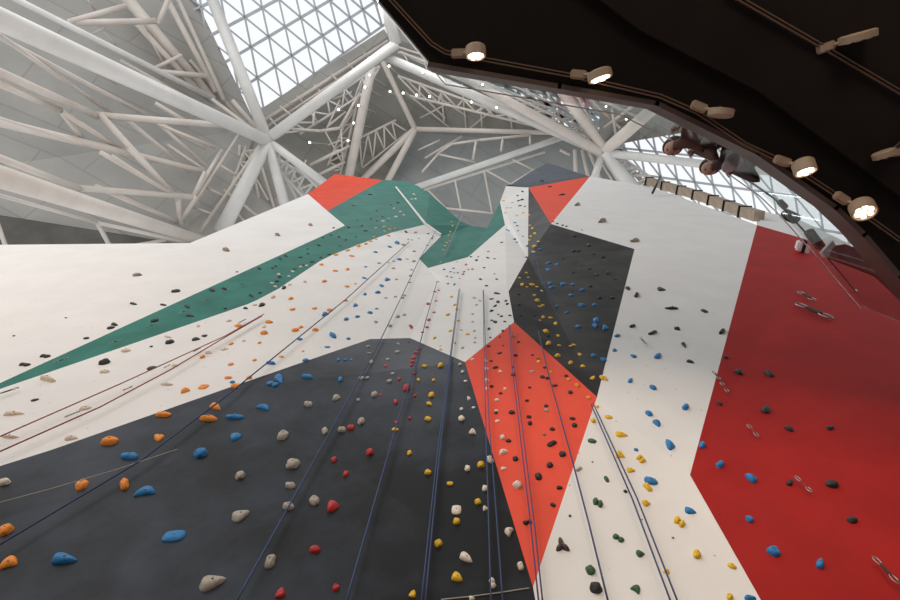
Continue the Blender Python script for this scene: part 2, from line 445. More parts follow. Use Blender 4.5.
main_tube((383, 62, 44), (415, 129, 44), 2.8, 'grey tube from the roof apex to the middle roof node', M_steelw)
main_tube((415, 129, 44), (600, 134, 43), 2.3, 'nearly level grey tube right of the middle roof node', M_steelw)
main_tube((415, 129, 44), (360, 182, 43), 3.2, 'left one of two tubes spreading below the middle roof node', M_steelw)
main_tube((415, 130, 44), (386, 184, 43), 3.2, 'right one of two tubes spreading below the middle roof node', M_steelw)
main_tube((414, 188, 40), (578, 132, 41), 3.0, 'pale tube rising rightward above the grey ribbed ceiling')
main_tube((-60, 108, 27), (206, 172, 36), 5.5, 'cream tube between the two thickest left tubes', M_steelw, 2.5)
main_tube((-10, -14, 30), (214, 99, 40), 3.2, 'slim tube parallel above the thickest left tube', M_steel, 2.6)
main_tube((118, -12, 38), (213, 99, 41), 6.0, 'broad flat-looking tube at the top leading to the skylight foot', M_steelw, 4.0)
main_tube((380, -8, 41), (396, 44, 41), 5.5, 'short tube beside the black gallery at the skylight corner')

def truss(label, segs, m=M_steelw):
    A = at(segs[0][0], segs[0][1], segs[0][4])
    t = thing('roof_truss', label, 'roof truss', A, 'secondary trusses under the roof')
    for s in segs:
        x0, y0, x1, y1, z0 = s[:5]
        z1 = s[5] if len(s) > 5 and s[5] else z0; r = s[6] if len(s) > 6 else 1.6
        P, Q = at(x0, y0, z0), at(x1, y1, z1)
        bm = bmesh.new(); add_tube(bm, [P - A, Q - A], r * depth((P + Q) / 2) / F, 8)
        build('strut', bm, m, t, smooth=True)
    return t
truss('fan of slim struts between the two thickest left tubes',
      [(-5, 35, 152, 118, 26, 36, 2.4), (-5, 32, 112, 114, 25, 35, 2.2), (-5, 70, 97, 116, 26, 32, 4.2), (100, 114, 178, 200, 32, 34, 3.2), (-5, 82, 60, 110, 26, 30, 3.6),
       (60, 110, 88, 146, 30, 32, 2.5), (95, 115, 232, 126, 32, 37, 3.2), (62, 112, 122, 150, 30, 33, 2.6), (125, 118, 190, 172, 34, 37, 2.2), (155, 103, 185, 121, 36, 37, 2.2), (160, 125, 216, 148, 36, 38, 1.8)])
truss('zigzag struts above the thick cream tube at left',
      [(-5, 156, 80, 189, 25, 29, 3.4), (78, 188, 193, 197, 29, 34, 3.0), (100, 152, 172, 194, 30, 33, 2.3), (112, 156, 166, 191, 30, 33, 1.8), (128, 148, 178, 198, 32, 34, 2.4), (178, 198, 181, 224, 34, 34, 2.8),
       (95, 186, 178, 222, 30, 34, 2.6), (193, 197, 222, 150, 34, 37, 1.9), (180, 223, 196, 196, 34, 34, 1.8), (-5, 194, 98, 223, 24, 29, 1.9), (98, 223, 190, 243, 29, 33, 1.9), (97, 222, 112, 250, 29, 30, 2.2), (-3, 222, 7, 250, 24, 25, 2.0), (130, 246, 166, 240, 31, 32, 1.6)])
truss('triangulated struts at the top left corner',
      [(68, 23, 156, 21, 34, 38, 3.2), (70, 22, 126, 6, 34, 37, 2.8), (104, 32, 117, 47, 36, 37, 0.9), (142, 24, 166, 68, 38, 39, 1.0), (135, 22, 198, 90, 38, 40, 2.8), (162, 72, 206, 76, 38, 40, 2.6), (155, 68, 182, 55, 38, 39, 1.8), (158, 24, 170, -4, 38, 39, 2.4),
       (85, -4, 95, 10, 35, 36, 0.9), (165, -5, 216, 92, 40, 41, 3.0), (176, -5, 224, 100, 41, 41, 2.4), (92, 34, 106, 27, 36, 36, 0.8)])
truss('ladder-like pair of rails rising left of the node tube',
      [(183, 222, 243, 128, 35, 40, 1.5), (200, 232, 262, 142, 35, 40, 1.5), (195, 208, 212, 214, 36, 36, 1.2), (207, 188, 224, 196, 37, 37, 1.2), (220, 165, 236, 175, 38, 38, 1.2), (224, 190, 258, 216, 38, 38, 1.4), (230, 205, 254, 232, 38, 38, 1.3)])
truss('tangled struts behind the left roof node',
      [(240, 145, 232, 240, 41, 40, 1.6), (250, 150, 262, 215, 41, 40, 2.0), (256, 148, 275, 210, 41, 40, 1.5), (246, 160, 268, 200, 41, 40, 1.2), (276, 158, 322, 186, 40, 40, 1.6), (278, 165, 300, 205, 40, 40, 1.4),
       (284, 172, 296, 196, 40, 40, 1.1), (292, 168, 304, 196, 40, 40, 1.1), (300, 180, 306, 160, 40, 40, 1.0), (272, 168, 286, 214, 40, 40, 1.3), (240, 175, 252, 222, 40, 40, 1.2), (310, 165, 350, 146, 41, 42, 1.4), (318, 175, 345, 162, 41, 42, 1.4)])
truss('thin bent truss hanging left of the apex tube',
      [(292, 129, 320, 131, 42, None, 1.4), (320, 131, 340, 128, 42, 42, 1.5), (340, 128, 360, 93, 42, 43, 1.6), (360, 93, 363, 75, 43, 43, 1.3), (341, 129, 343, 165, 42, 42, 1.0), (310, 165, 339, 150, 42, 42, 1.2), (328, 126, 346, 112, 42, 43, 1.1),
       (313, 126, 315, 106, 42, 43, 1.3), (327, 128, 340, 100, 42, 43, 1.0), (330, 100, 352, 92, 43, 43, 1.0), (338, 88, 350, 104, 43, 43, 1.0), (325, 131, 343, 164, 42, 42, .8), (328, 145, 342, 140, 42, 42, .8)])
truss('walkway lattice along the lower edge of the left skylight',
      [(262, 122, 388, 41, 42, 44, 1.6), (268, 126, 384, 50, 42, 44, 1.2), (280, 106, 292, 116, 42, 42, 1.0), (297, 96, 308, 107, 43, 43, 1.0), (314, 85, 325, 96, 43, 43, 1.0), (331, 74, 342, 85, 43, 43, 1.0), (348, 63, 358, 74, 44, 44, 1.0), (364, 53, 374, 62, 44, 44, 1.0),
       (270, 118, 280, 130, 42, 42, 1.0), (288, 104, 300, 98, 42, 42, .7)])
truss('dim lattice on the ceiling right of the middle roof node',
      [(405, 78, 445, 118, 45, 45, 1.0), (420, 85, 480, 125, 45, 45, 1.0), (440, 75, 444, 122, 45, 45, .9), (462, 84, 466, 128, 44, 45, .9), (420, 118, 470, 92, 45, 45, .9), (470, 128, 500, 104, 45, 44, .9), (480, 94, 482, 128, 44, 44, .9), (500, 102, 560, 130, 44, 44, .9),
       (510, 108, 512, 130, 44, 44, .9), (540, 122, 541, 131, 44, 44, .8), (405, 92, 450, 128, 45, 45, .8)])
truss('pale curved strut line above the rising tube',
      [(422, 172, 440, 152, 42, 43, 1.1), (440, 152, 452, 144, 43, 43, 1.1), (452, 144, 480, 140, 43, 43, 1.2), (480, 140, 530, 135, 43, 43, 1.2), (476, 141, 473, 160, 43, 42, 1.3), (503, 138, 501, 151, 43, 42, 1.3), (530, 136, 530, 144, 43, 42, 1.1), (437, 154, 475, 162, 43, 42, 1.0), (425, 158, 462, 136, 44, 44, 1.0), (418, 150, 440, 140, 44, 44, .8)])
truss('raised ribs on the blue-grey ceiling above the climbing wall',
      [(424, 190, 545, 152, 41, 41, 1.1), (455, 180, 461, 210, 40, 40, .9), (484, 170, 492, 213, 40, 40, .9), (487, 171, 511, 184, 40, 40, .9), (513, 160, 534, 170, 40, 41, .9), (511, 184, 535, 169, 40, 40, .9), (445, 208, 493, 213, 40, 40, 1.0), (427, 189, 447, 209, 40, 40, .8)])
truss('struts between the right roof node and the white wall top',
      [(575, 150, 576, 182, 40, 39, 2.2), (582, 150, 590, 185, 41, 40, 1.8), (588, 150, 600, 178, 41, 40, 1.6), (612, 158, 640, 192, 40, 39, 2.0), (618, 156, 660, 200, 41, 39, 2.4), (625, 180, 640, 172, 40, 40, 1.2), (608, 165, 622, 188, 40, 39, 1.3), (600, 160, 612, 180, 40, 39, 1.3), (570, 155, 560, 150, 41, 41, 1.4)])
truss('bright bracing behind the gallery edge right of the apex tube',
      [(470, 76, 588, 132, 43, 42, 1.2), (500, 80, 590, 120, 43, 42, 1.0), (520, 82, 545, 110, 43, 43, .9), (545, 88, 560, 118, 43, 43, .9), (565, 92, 592, 140, 42, 41, 3.0), (575, 92, 600, 138, 42, 41, 1.4), (600, 100, 640, 118, 41, 40, 1.6), (604, 128, 636, 104, 41, 40, 1.6),
       (612, 108, 616, 138, 41, 40, 1.4), (590, 100, 620, 128, 41, 41, 1.4), (400, 52, 480, 84, 43, 43, 1.2), (395, 46, 470, 70, 43, 43, 1.0), (404, 54, 410, 66, 43, 43, .8), (424, 60, 428, 74, 43, 43, .8)])

def lattice(label, c0, c1, n, z0, z1, r=1.0, m=M_steelw):
    """two chords given by their pixel ends and a zigzag between them"""
    segs = [(*c0[0], *c0[1], z0, z1, r * 1.35), (*c1[0], *c1[1], z0, z1, r * 1.35)]
    L = lambda c, t: (c[0][0] + (c[1][0] - c[0][0]) * t, c[0][1] + (c[1][1] - c[0][1]) * t)
    for k in range(n):
        a = L(c0, k / n); b = L(c1, (k + .5) / n); d = L(c0, (k + 1) / n); za = z0 + (z1 - z0) * k / n; zb = z0 + (z1 - z0) * (k + 1) / n
        segs += [(*a, *b, za, (za + zb) / 2, r), (*b, *d, (za + zb) / 2, zb, r)]
    return truss(label, segs, m)
lattice('zigzag truss just under the long bright tube right of the apex', ((398, 76), (572, 138)), ((410, 96), (560, 132)), 8, 43.5, 43, .9)
lattice('zigzag truss above the long bright tube beside the gallery edge', ((398, 52), (590, 138)), ((430, 60), (598, 128)), 10, 43.2, 42.5, .9, M_steel)
lattice('zigzag truss beside the tube above the orange-red panel', ((363, 78), (338, 184)), ((356, 96), (322, 180)), 7, 44, 43, .9)
lattice('dim zigzag truss below the left arm of the middle roof node', ((408, 132), (350, 178)), ((396, 120), (356, 140)), 5, 44.3, 43.6, .8)
lattice('zigzag truss right of the slim tube below the left roof node', ((280, 150), (322, 192)), ((276, 166), (306, 200)), 5, 38.5, 38.8, 1.1, M_steel)
lattice('zigzag truss between the node tube and the rails at left', ((256, 150), (234, 222)), ((246, 146), (222, 212)), 6, 40.5, 38, .9)
lattice('zigzag truss beyond the timber boxes in the right skylight', ((606, 160), (668, 208)), ((622, 158), (684, 200)), 6, 40, 38.5, 1.1, M_steel)
lattice('zigzag truss under the top edge of the left skylight tube', ((275, 134), (380, 66)), ((300, 134), (372, 88)), 6, 42.5, 43, .9, M_steel)
truss('long thin struts fanning over the left ceiling', [(212, 99, 268, 141, 39, 40, 1.8), (150, 118, 205, 148, 37, 38, 2.0), (152, 118, 214, 172, 37, 38, 1.8), (0, 118, 100, 150, 27, 31, 1.6), (232, 100, 262, 134, 41, 42, 2.2), (190, 60, 240, 118, 41, 42, 1.6),
       (205, 172, 193, 197, 35, 34, 2.0), (168, 145, 206, 171, 36, 36, 1.5), (120, 60, 210, 110, 37, 41, 1.4), (20, 34, 118, 84, 30, 35, 1.6)])

# tiny downlights strung under the ceiling
pin = None
PINS = [(389, 66, 'beside the roof apex'), (390, 91.5, 'left end of the level row of four'), (403, 93, 'second in the level row of four'), (416.5, 95, 'third in the level row of four'), (429.5, 96.5, 'right end of the level row of four'),
        (369.5, 75, 'topmost beside the apex tube'), (365, 87, 'second down beside the apex tube'), (338.5, 109.5, 'on the bent thin truss'), (358.5, 105.5, 'third down beside the apex tube'), (353.5, 123, 'fourth down beside the apex tube'), (348, 140.5, 'lowest beside the apex tube'),
        (309.5, 142.5, 'alone between the node tube and the bent truss'), (471.5, 102, 'just below the long bright tube'), (496.5, 107.5, 'on the long bright tube'), (482.5, 84.5, 'at the start of the pinkish tube'), (423, 72.5, 'upper end of the long bright tube'),
        (606, 106.5, 'upper of the two near the gallery bend'), (626.5, 119, 'lower of the two near the gallery bend')]
for x, y, where in PINS:
    P = at(x, y, 38.5)
    if pin is None:
        pin = thing('downlight', '', 'downlight', P, 'tiny downlights under the roof')
        bm = bmesh.new(); add_tube(bm, [(0, 0, 0), (0, 0, 0.3)], 0.10, 10); build('housing', bm, M_steel, pin)
        bm = bmesh.new(); add_tube(bm, [(0, 0, .3), (0, 0, 5.5)], 0.015, 5); build('stem', bm, M_steel, pin)
        bm = bmesh.new(); bmesh.ops.create_uvsphere(bm, u_segments=10, v_segments=6, radius=0.065); build('lens', bm, M_pin, pin)
        o = pin
    else:
        o = pin.copy(); COL.objects.link(o); o.location = P
        for ch in pin.children:
            c = ch.copy(); COL.objects.link(c); c.parent = o
    o['label'] = 'tiny glowing downlight ' + where

# ------------------------------------------------------------------ gallery
bm = bmesh.new(); add_box(bm, (9.3, -2.0, 3.1), Vector((1, 0, 0)), Vector((0, 1, 0)), Vector((0, 0, 1)), .2, 9.2, 6.2)  # unseen side wall added to block light reaching the red panel
tag(build('light_blocker_right', bm, M_recess), kind='structure')
GZ = 4.7
EDGE = [(372, -8), (430, 62), (560, 84), (658, 101), (760, 151), (838, 206), (866, 233), (902, 275), (965, 352)]
ep = [at(x, y, GZ) for x, y in EDGE]
start = ep[0] + (ep[0] - ep[1]).normalized() * 5
bound = [start] + ep + [Vector((9.5, 2.25, GZ + 1.6)), Vector((9.5, -6.5, GZ + 1.6))]
bm = bmesh.new()
lo = [bm.verts.new(p) for p in bound]; fc = bm.faces.new(lo)
ext = bmesh.ops.extrude_face_region(bm, geom=[fc], use_keep_orig=True)
for g in ext['geom']:
    if isinstance(g, bmesh.types.BMVert): g.co.z += 0.22
bmesh.ops.triangulate(bm, faces=bm.faces)
tag(build('slab', bm, M_soffit), kind='structure')
# lowered soffit step deeper under the gallery
st = [at(x, y, GZ - 0.06) for x, y in ((548, -40), (640, 30), (760, 92), (905, 200), (1000, 290), (1100, 290), (1100, 60), (760, -60))]
bm = bmesh.new(); fc = bm.faces.new([bm.verts.new(p) for p in st])
ext = bmesh.ops.extrude_face_region(bm, geom=[fc], use_keep_orig=True)
for g in ext['geom']:
    if isinstance(g, bmesh.types.BMVert): g.co.z += 0.055
bmesh.ops.triangulate(bm, faces=bm.faces)
tag(build('trim_1', bm, M_soffit2), kind='structure')
# fascia strip round the slab edge
def offset_out(i, d):
    t = (bound[min(i + 1, len(bound) - 1)] - bound[max(i - 1, 0)]).normalized()
    n = Vector((-t.y, t.x, 0))
    if n.dot(Vector((-1, 1, 0))) < 0: n = -n
    return n * d
bm = bmesh.new()
for i in range(1, 9):
    A, B = bound[i], bound[i + 1]
    t = (B - A).normalized(); n = Vector((-t.y, t.x, 0)); n = n if n.dot(Vector((-1, 1, 0))) > 0 else -n
    if i == 1: continue
    add_box(bm, (A + B) / 2 + n * 0.02 + Vector((0, 0, 0.14)), t, n, Vector((0, 0, 1)), (B - A).length + 0.03, 0.04, 0.30)
tag(build('trim_2', bm, M_fascia), kind='structure')

# glass balustrade: one thing per run, panes as parts
bal = thing('glass_balustrade', 'clear glass balustrade with slim handrail along the gallery edge', 'balustrade', bound[4] + Vector((0, 0, .22)))
OB = -Vector(bal.location)
for i in range(1, 9):
    A, B = bound[i], bound[i + 1]
    t = (B - A).normalized(); n = Vector((-t.y, t.x, 0)); n = n if n.dot(Vector((-1, 1, 0))) > 0 else -n
    k = max(1, round((B - A).length / 1.1))
    for j in range(k):
        a = A.lerp(B, j / k); b = A.lerp(B, (j + 1) / k)
        bm = bmesh.new()
        add_box(bm, (a + b) / 2 + Vector((0, 0, .82)) - n * .03 + OB, t, n, Vector((0, 0, 1)), (b - a).length - .02, .012, 1.1)
        build('glass_pane', bm, M_glass, bal)
bm = bmesh.new(); add_tube(bm, [p + Vector((0, 0, 1.38)) + OB for p in bound[1:10]], 0.007, 8)
build('handrail', bm, M_metal, bal, smooth=True)
bm = bmesh.new(); add_tube(bm, [p + Vector((0, 0, 0.27)) + OB for p in bound[1:10]], 0.02, 6)
build('base_rail', bm, M_metal, bal)

# lighting tracks on the soffit
def track(label, pts, z=GZ - 0.03):
    P = [at(x, y, z) for x, y in pts]
    o = thing('lighting_track', label, 'lighting track', P[0], 'lighting tracks under the gallery')
    for s, nm in ((-0.013, 'rail'), (0.013, 'rail')):
        bm = bmesh.new()
        for A, B in zip(P, P[1:]):
            t = (B - A).normalized(); n = Vector((-t.y, t.x, 0)).normalized()
            add_bar(bm, A + n * s - P[0], B + n * s - P[0], .010, .016, Vector((0, 0, 1)))
        build(nm, bm, M_bronze, o)
    return o
track('bronze lighting track following the outer edge of the black gallery soffit', [(386, -6), (431, 43), (445, 52), (569, 75), (660, 96), (697, 112), (745, 144), (790, 165), (838, 196), (900, 240)])
track('bronze lighting track crossing the upper right of the black soffit', [(728, -8), (825, 48), (915, 101)], GZ - 0.09)
track('bronze lighting track at the right edge of the picture', [(885, 158), (905, 140), (925, 120)], GZ - 0.09)

def spotlight(px, py, along, d, on, label, rad=.095, dep=.10, z=GZ - .05):
    """along: plan direction from the adaptor to the lamp head; d: beam direction"""
    P = at(px, py, z); d = Vector(d).normalized()
    t = thing('track_spotlight', label, 'spotlight', P, 'spotlights on the gallery tracks')
    v = d.cross(Vector((0, 0, 1))).normalized(); u = v.cross(d).normalized()
    hd = Vector((along[0], along[1], 0)).normalized(); hv = hd.cross(Vector((0, 0, 1)))
    bm = bmesh.new(); add_box(bm, (0, 0, -.02), hd, hv, Vector((0, 0, 1)), .13, .07, .06)
    bmesh.ops.bevel(bm, geom=list(bm.edges), offset=.01, segments=2, affect='EDGES'); build('adaptor', bm, M_spot, t)
    c = hd * (.06 + rad) + Vector((0, 0, -.10))
    bm = bmesh.new(); add_tube(bm, [Vector((0, 0, -.03)) + hd * .04, hd * .07 + Vector((0, 0, -.09)), c], .013, 8); build('arm', bm, M_spot, t, smooth=True)
    bm = bmesh.new(); n = 28; rings = []
    for q, r_ in ((-dep * .5, rad * .82), (-dep * .38, rad * .97), (-dep * .3, rad), (dep * .5, rad), (dep * .5, rad * .88), (dep * .32, rad * .86)):
        rings.append([bm.verts.new(c + d * q + (v * math.cos(a) + u * math.sin(a)) * r_) for a in [2 * math.pi * k / n for k in range(n)]])
    for A, B in zip(rings, rings[1:]):
        for k in range(n): bm.faces.new((A[k], A[(k + 1) % n], B[(k + 1) % n], B[k]))
    bm.faces.new(rings[0]); bm.faces.new(rings[-1]); build('lamp_head', bm, M_spot, t)
    bm = bmesh.new()
    for (cu, cv) in [(0, 0)] + [(math.cos(k * math.pi / 3) * rad * .55, math.sin(k * math.pi / 3) * rad * .55) for k in range(6)]:
        cc = c + d * (dep * .34) + v * cu + u * cv
        pts = [cc + (v * math.cos(a) + u * math.sin(a)) * rad * .21 for a in [2 * math.pi * k / 10 for k in range(10)]]
        A = [bm.verts.new(p) for p in pts]; B = [bm.verts.new(p + d * .016) for p in pts]
        bm.faces.new(B)
        for k in range(10): bm.faces.new((A[k], A[(k + 1) % 10], B[(k + 1) % 10], B[k]))
    build('lens', bm, M_lamp if on else M_metal, t)
    if on:
        Lp = bpy.data.lights.new('spot_beam', 'SPOT'); Lp.energy = 45; Lp.color = (1, .84, .68); Lp.spot_size = 1.6; Lp.spot_blend = .8; Lp.shadow_soft_size = .05
        lo_ = bpy.data.objects.new('spot_beam', Lp); COL.objects.link(lo_); lo_.parent = t
        lo_.location = c + d * (dep * .5 + .03); lo_.rotation_euler = d.to_track_quat('-Z', 'Y').to_euler()
    return t
spotlight(459, 54, (1, 0), (.05, .95, -.26), True, 'glowing beige spotlight nearest the top left corner of the gallery soffit', rad=.085, dep=.09)
spotlight(578, 75, (1, .1), (.28, .95, -.16), True, 'beige spotlight with a thin glowing slit, second from the left', rad=.10, dep=.07)
spotlight(698, 107, (.9, .35), (.12, -.98, .05), False, 'unlit beige spotlight on the outer track, above the two people', rad=.10, dep=.06)
spotlight(781, 161, (.9, .3), (.12, .85, -.58), True, 'glowing beige spotlight on the outer track above the red panel', rad=.085, dep=.11)
spotlight(840, 198, (.85, .5), (-.12, .62, -.90), True, 'brightest spotlight with round glowing lens cluster near the right edge', rad=.092, dep=.12)
spotlight(824, 48, (.9, -.3), (.25, .95, .05), False, 'unlit pale spotlight on the upper track at the top right', rad=.125, dep=.06)
spotlight(893, 152, (-.9, .1), (.4, .9, -.1), False, 'unlit pale spotlight cut off by the right edge of the picture', rad=.08, dep=.05)

# curved maroon panel with a white end and pale rod under the gallery
t = thing('maroon_curved_panel', 'dusky maroon curved panel with white end strip under the gallery edge', 'awning', at(835, 258, 6.2))
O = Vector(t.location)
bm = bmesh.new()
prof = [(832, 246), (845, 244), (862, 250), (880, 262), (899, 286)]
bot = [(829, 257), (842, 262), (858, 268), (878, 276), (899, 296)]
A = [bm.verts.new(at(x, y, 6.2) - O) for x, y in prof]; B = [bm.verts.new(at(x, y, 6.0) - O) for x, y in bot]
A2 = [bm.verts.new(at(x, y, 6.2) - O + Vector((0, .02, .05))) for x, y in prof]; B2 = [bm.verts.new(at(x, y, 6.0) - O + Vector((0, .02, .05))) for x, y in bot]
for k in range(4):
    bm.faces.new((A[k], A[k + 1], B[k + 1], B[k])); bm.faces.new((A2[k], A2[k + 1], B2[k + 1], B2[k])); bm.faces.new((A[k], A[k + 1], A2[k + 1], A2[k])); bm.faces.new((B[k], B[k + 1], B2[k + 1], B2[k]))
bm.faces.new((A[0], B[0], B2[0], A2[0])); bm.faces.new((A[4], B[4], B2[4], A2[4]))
build('cover', bm, mat('dusky_maroon_sheet', (0.13, 0.045, 0.05), 0.7, var=.1), t)
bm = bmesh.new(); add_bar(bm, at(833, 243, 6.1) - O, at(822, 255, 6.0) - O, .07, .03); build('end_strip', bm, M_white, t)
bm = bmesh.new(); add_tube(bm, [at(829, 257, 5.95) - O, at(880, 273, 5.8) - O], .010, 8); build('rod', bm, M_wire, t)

# ------------------------------------------------------------------ timber capping on top of the right wall
cap = [(649, 184), (665, 189), (681, 193.5), (697, 198.5), (713, 204), (729, 210), (745, 216), (761, 221.5)]
ordn = ['first', 'second', 'third', 'fourth', 'fifth', 'sixth', 'seventh', 'eighth', 'ninth', 'tenth', 'eleventh', 'twelfth']
zs = [27.2 - i * 1.35 for i in range(8)]
for i in range(7):
    A = at(*cap[i], zs[i]); B = at(*cap[i + 1], zs[i + 1])
    t = (B - A).normalized(); n = t.cross(Vector((0, 1, 0))).normalized()
    if n.z < 0: n = -n
    w = t.cross(n).normalized()
    Y0 = A
    root = thing('timber_box', 'brown timber box %s on the right top edge of the wall' % ('nearest the roof node' if i == 0 else ordn[i] + ' from the roof node' if i < 6 else 'nearest the gallery'), 'timber box', (A + B) / 2, 'timber boxes on the wall top')
    h = .34
    bm = bmesh.new(); add_box(bm, Vector((0, -.15, h * .4)), t, w, n, (B - A).length * .93, .35, h); build('cladding', bm, M_timber, root)
    bm = bmesh.new(); add_box(bm, Vector((0, -.15, h * .4)) - t * (B - A).length * .47, t, w, n, 0.07, .42, h * 1.3); build('post', bm, M_soffit2, root)
pole = tube_obj('thin_pole', [at(652.5, 193, 22.5), at(660.8, 176, 24)], .05, M_blackmetal); tag(pole, 'thin black pole standing on the right top edge of the wall', 'pole')

# ------------------------------------------------------------------ ropes
def rope(pts, label, m, r=0.011, group='climbing ropes hanging down the wall', off=0.07, name='climbing_rope'):
    P = []
    for (x0, y0), (x1, y1) in zip(pts, pts[1:]):
        n = max(1, int(math.hypot(x1 - x0, y1 - y0) / 22))
        for k in range(n):
            P.append((x0 + (x1 - x0) * k / n, y0 + (y1 - y0) * k / n))
    P.append(pts[-1])
    W_ = []
    for x, y in P:
        h = hit(x, min(y, 712)); W_.append(h[0] - ray(x, y).normalized() * off / max(.12, ray(x, y).normalized().y))
    o = tube_obj(name, W_, r, m, n=6); tag(o, label, 'rope', group); return o
rope([(591, 404), (632, 498), (672, 605)], 'left strand of the navy rope pair down the lower white panel', M_rope_n, .006)
rope([(593, 403), (637, 498), (679, 605)], 'right strand of the navy rope pair down the lower white panel', M_rope_n, .006)
rope([(533, 252), (544, 285), (557, 310)], 'faint blue rope high on the charcoal panel', M_rope_b, .007)
rope([(538, 330), (550, 380), (569, 448), (588, 520), (609, 605)], 'single navy rope crossing from coral triangle to lower white panel', M_rope_n, .007)
rope([(509, 325), (512, 365), (519, 425), (530, 520), (539, 605)], 'left strand of the purple rope pair down the coral triangle', M_rope_p, .006)
rope([(510, 325), (514, 365), (522, 425), (534, 520), (543, 605)], 'right strand of the purple rope pair down the coral triangle', M_rope_p, .006)
rope([(483, 290), (484, 345), (485.5, 420), (488, 500), (491, 605)], 'left strand of rope pair crossing the left tip of the coral triangle', M_rope_b, .0055)
rope([(483.5, 290), (485.5, 345), (489, 420), (496, 510), (503, 605)], 'right strand of rope pair crossing the left tip of the coral triangle', M_rope_b, .0055)
rope([(459, 289), (451, 350), (439, 440), (430, 520), (421, 605)], 'left strand of the blue rope pair on the dark slate panel', M_rope_b, .006)
rope([(460, 289), (452, 350), (441, 440), (433, 520), (425, 605)], 'right strand of the blue rope pair on the dark slate panel', M_rope_b, .006)
rope([(437, 282), (426, 320), (412, 375), (395, 430), (378, 490), (345, 605)], 'thin blue rope right of centre on the slate panel', M_rope_b, .007)
rope([(448, 209), (418, 262), (400, 300), (378, 345), (345, 405), (320, 450), (234, 605)], 'long blue-grey rope from the green hollow down the slate panel', M_rope_b, .007)
rope([(409, 242), (345, 300), (288, 346), (225, 397), (140, 461), (-8, 549)], 'thick navy rope slanting from the grey wedge to the lower left corner', M_rope_n, .009)
rope([(264, 314), (225, 336), (120, 384), (-8, 440)], 'upper one of two dark red ropes on the lower left white panel', M_rope_r, .008)
rope([(262, 316), (222, 339), (170, 370), (100, 407), (-8, 455)], 'lower one of two dark red ropes with quickdraws on the white panel', M_rope_r, .009)
rope([(-6, 504), (50, 489), (115, 470), (178, 449)], 'thin pale cord across the top left of the slate panel', M_wire, .004)
rope([(462, 215), (445, 255)], 'short pale rope in the green hollow', M_rope_g, .012)

# ------------------------------------------------------------------ quickdraws
qd = None
def quickdraw(p, q, label, m=M_sling):
    global qd
    A, nA, _ = hit(*p); B, nB, _ = hit(*q)
    off = nA * .05; A = A + off; B = B + off
    C = (A + B) / 2; Lg = (B - A).length; d = (B - A).normalized()
    w = d.cross(nA).normalized(); n = w.cross(d)
    t = thing('quickdraw', label, 'quickdraw', C, 'quickdraws clipped to the wall')
    for s in (-1, 1):
        c = d * (s * Lg * .34); pts = []
        for k in range(13):
            a = 2 * math.pi * k / 12
            pts.append(c + d * math.cos(a) * Lg * .17 + w * math.sin(a) * Lg * .085)
        bm = bmesh.new(); add_tube(bm, pts, max(.005, Lg * .017), 6, caps=False); build('carabiner', bm, M_draw, t, smooth=True)
    bm = bmesh.new(); add_box(bm, (0, 0, 0), d, w, n, Lg * .42, Lg * .09, Lg * .05)
    bmesh.ops.bevel(bm, geom=list(bm.edges), offset=Lg * .012, segments=1, affect='EDGES'); build('sling', bm, m, t)
quickdraw((796, 306), (831, 321), 'long quickdraw at the top of the red panel, lower of two')
quickdraw((798, 294), (814, 303), 'short quickdraw at the top of the red panel, upper of two')
quickdraw((720, 386), (727, 396), 'small quickdraw near the left edge of the red panel', M_slingr)
quickdraw((747, 429), (757, 441), 'small quickdraw in the middle left of the red panel', M_slingr)
quickdraw((794, 481), (810, 497), 'quickdraw beside a dark hold on the red panel', M_slingr)
quickdraw((871, 562), (896, 589), 'quickdraw at the lower right corner of the red panel')
quickdraw((639.5, 341), (645.5, 347), 'tiny quickdraw between two black holds on the right white panel')
quickdraw((712, 375), (719, 383), 'tiny quickdraw left of the lowest black hold on the right white panel')
quickdraw((-4, 399), (20, 391), 'quickdraw at the left picture edge under the green stripe')
quickdraw((66, 421), (81, 415), 'quickdraw lowest on the dark red rope')
quickdraw((124, 394), (133, 390), 'quickdraw second up on the dark red rope')
quickdraw((165, 371), (171, 368), 'quickdraw third up on the dark red rope')
quickdraw((194, 355), (201, 351), 'quickdraw fourth up on the dark red rope')
quickdraw((239, 326), (246, 322), 'quickdraw near the top end of the dark red rope')
for i, (x, y, l) in enumerate([(62, 364, 14), (116, 345, 11), (152, 328.5, 10), (184, 314.5, 9), (207, 303, 8), (226, 293, 7), (243, 286, 6)]):
    quickdraw((x - l / 2, y + l * .15), (x + l / 2, y - l * .2), 'black quickdraw on the green stripe, %s from its left tip' % ordn[i])

# cable with dark grips between the gallery and the red wall
P = [at(742, 176, 5.9), at(775, 199, 6.4), at(815, 243, 6.6), at(833, 264, 6.8), hit(855, 291)[0]]
t = thing('safety_cable', 'dark safety cable running from the gallery down to the red wall', 'cable', P[-1])
bm = bmesh.new(); add_tube(bm, [p - P[-1] for p in P], .012, 6); build('cable', bm, M_blackmetal, t)
for a, b, r in (((780, 202), (785, 207), .04), ((785, 214), (796, 219), .065), ((809, 232), (820, 246), .06)):
    bm = bmesh.new(); A = at(*a, 6.45) - P[-1]; B = at(*b, 6.5) - P[-1]
    add_tube(bm, [A, A.lerp(B, .3), A.lerp(B, .7), B], r, 8); build('grip', bm, M_sling, t, smooth=True)
bm = bmesh.new(); bmesh.ops.create_uvsphere(bm, u_segments=10, v_segments=6, radius=.035); build('anchor', bm, M_metal, t)

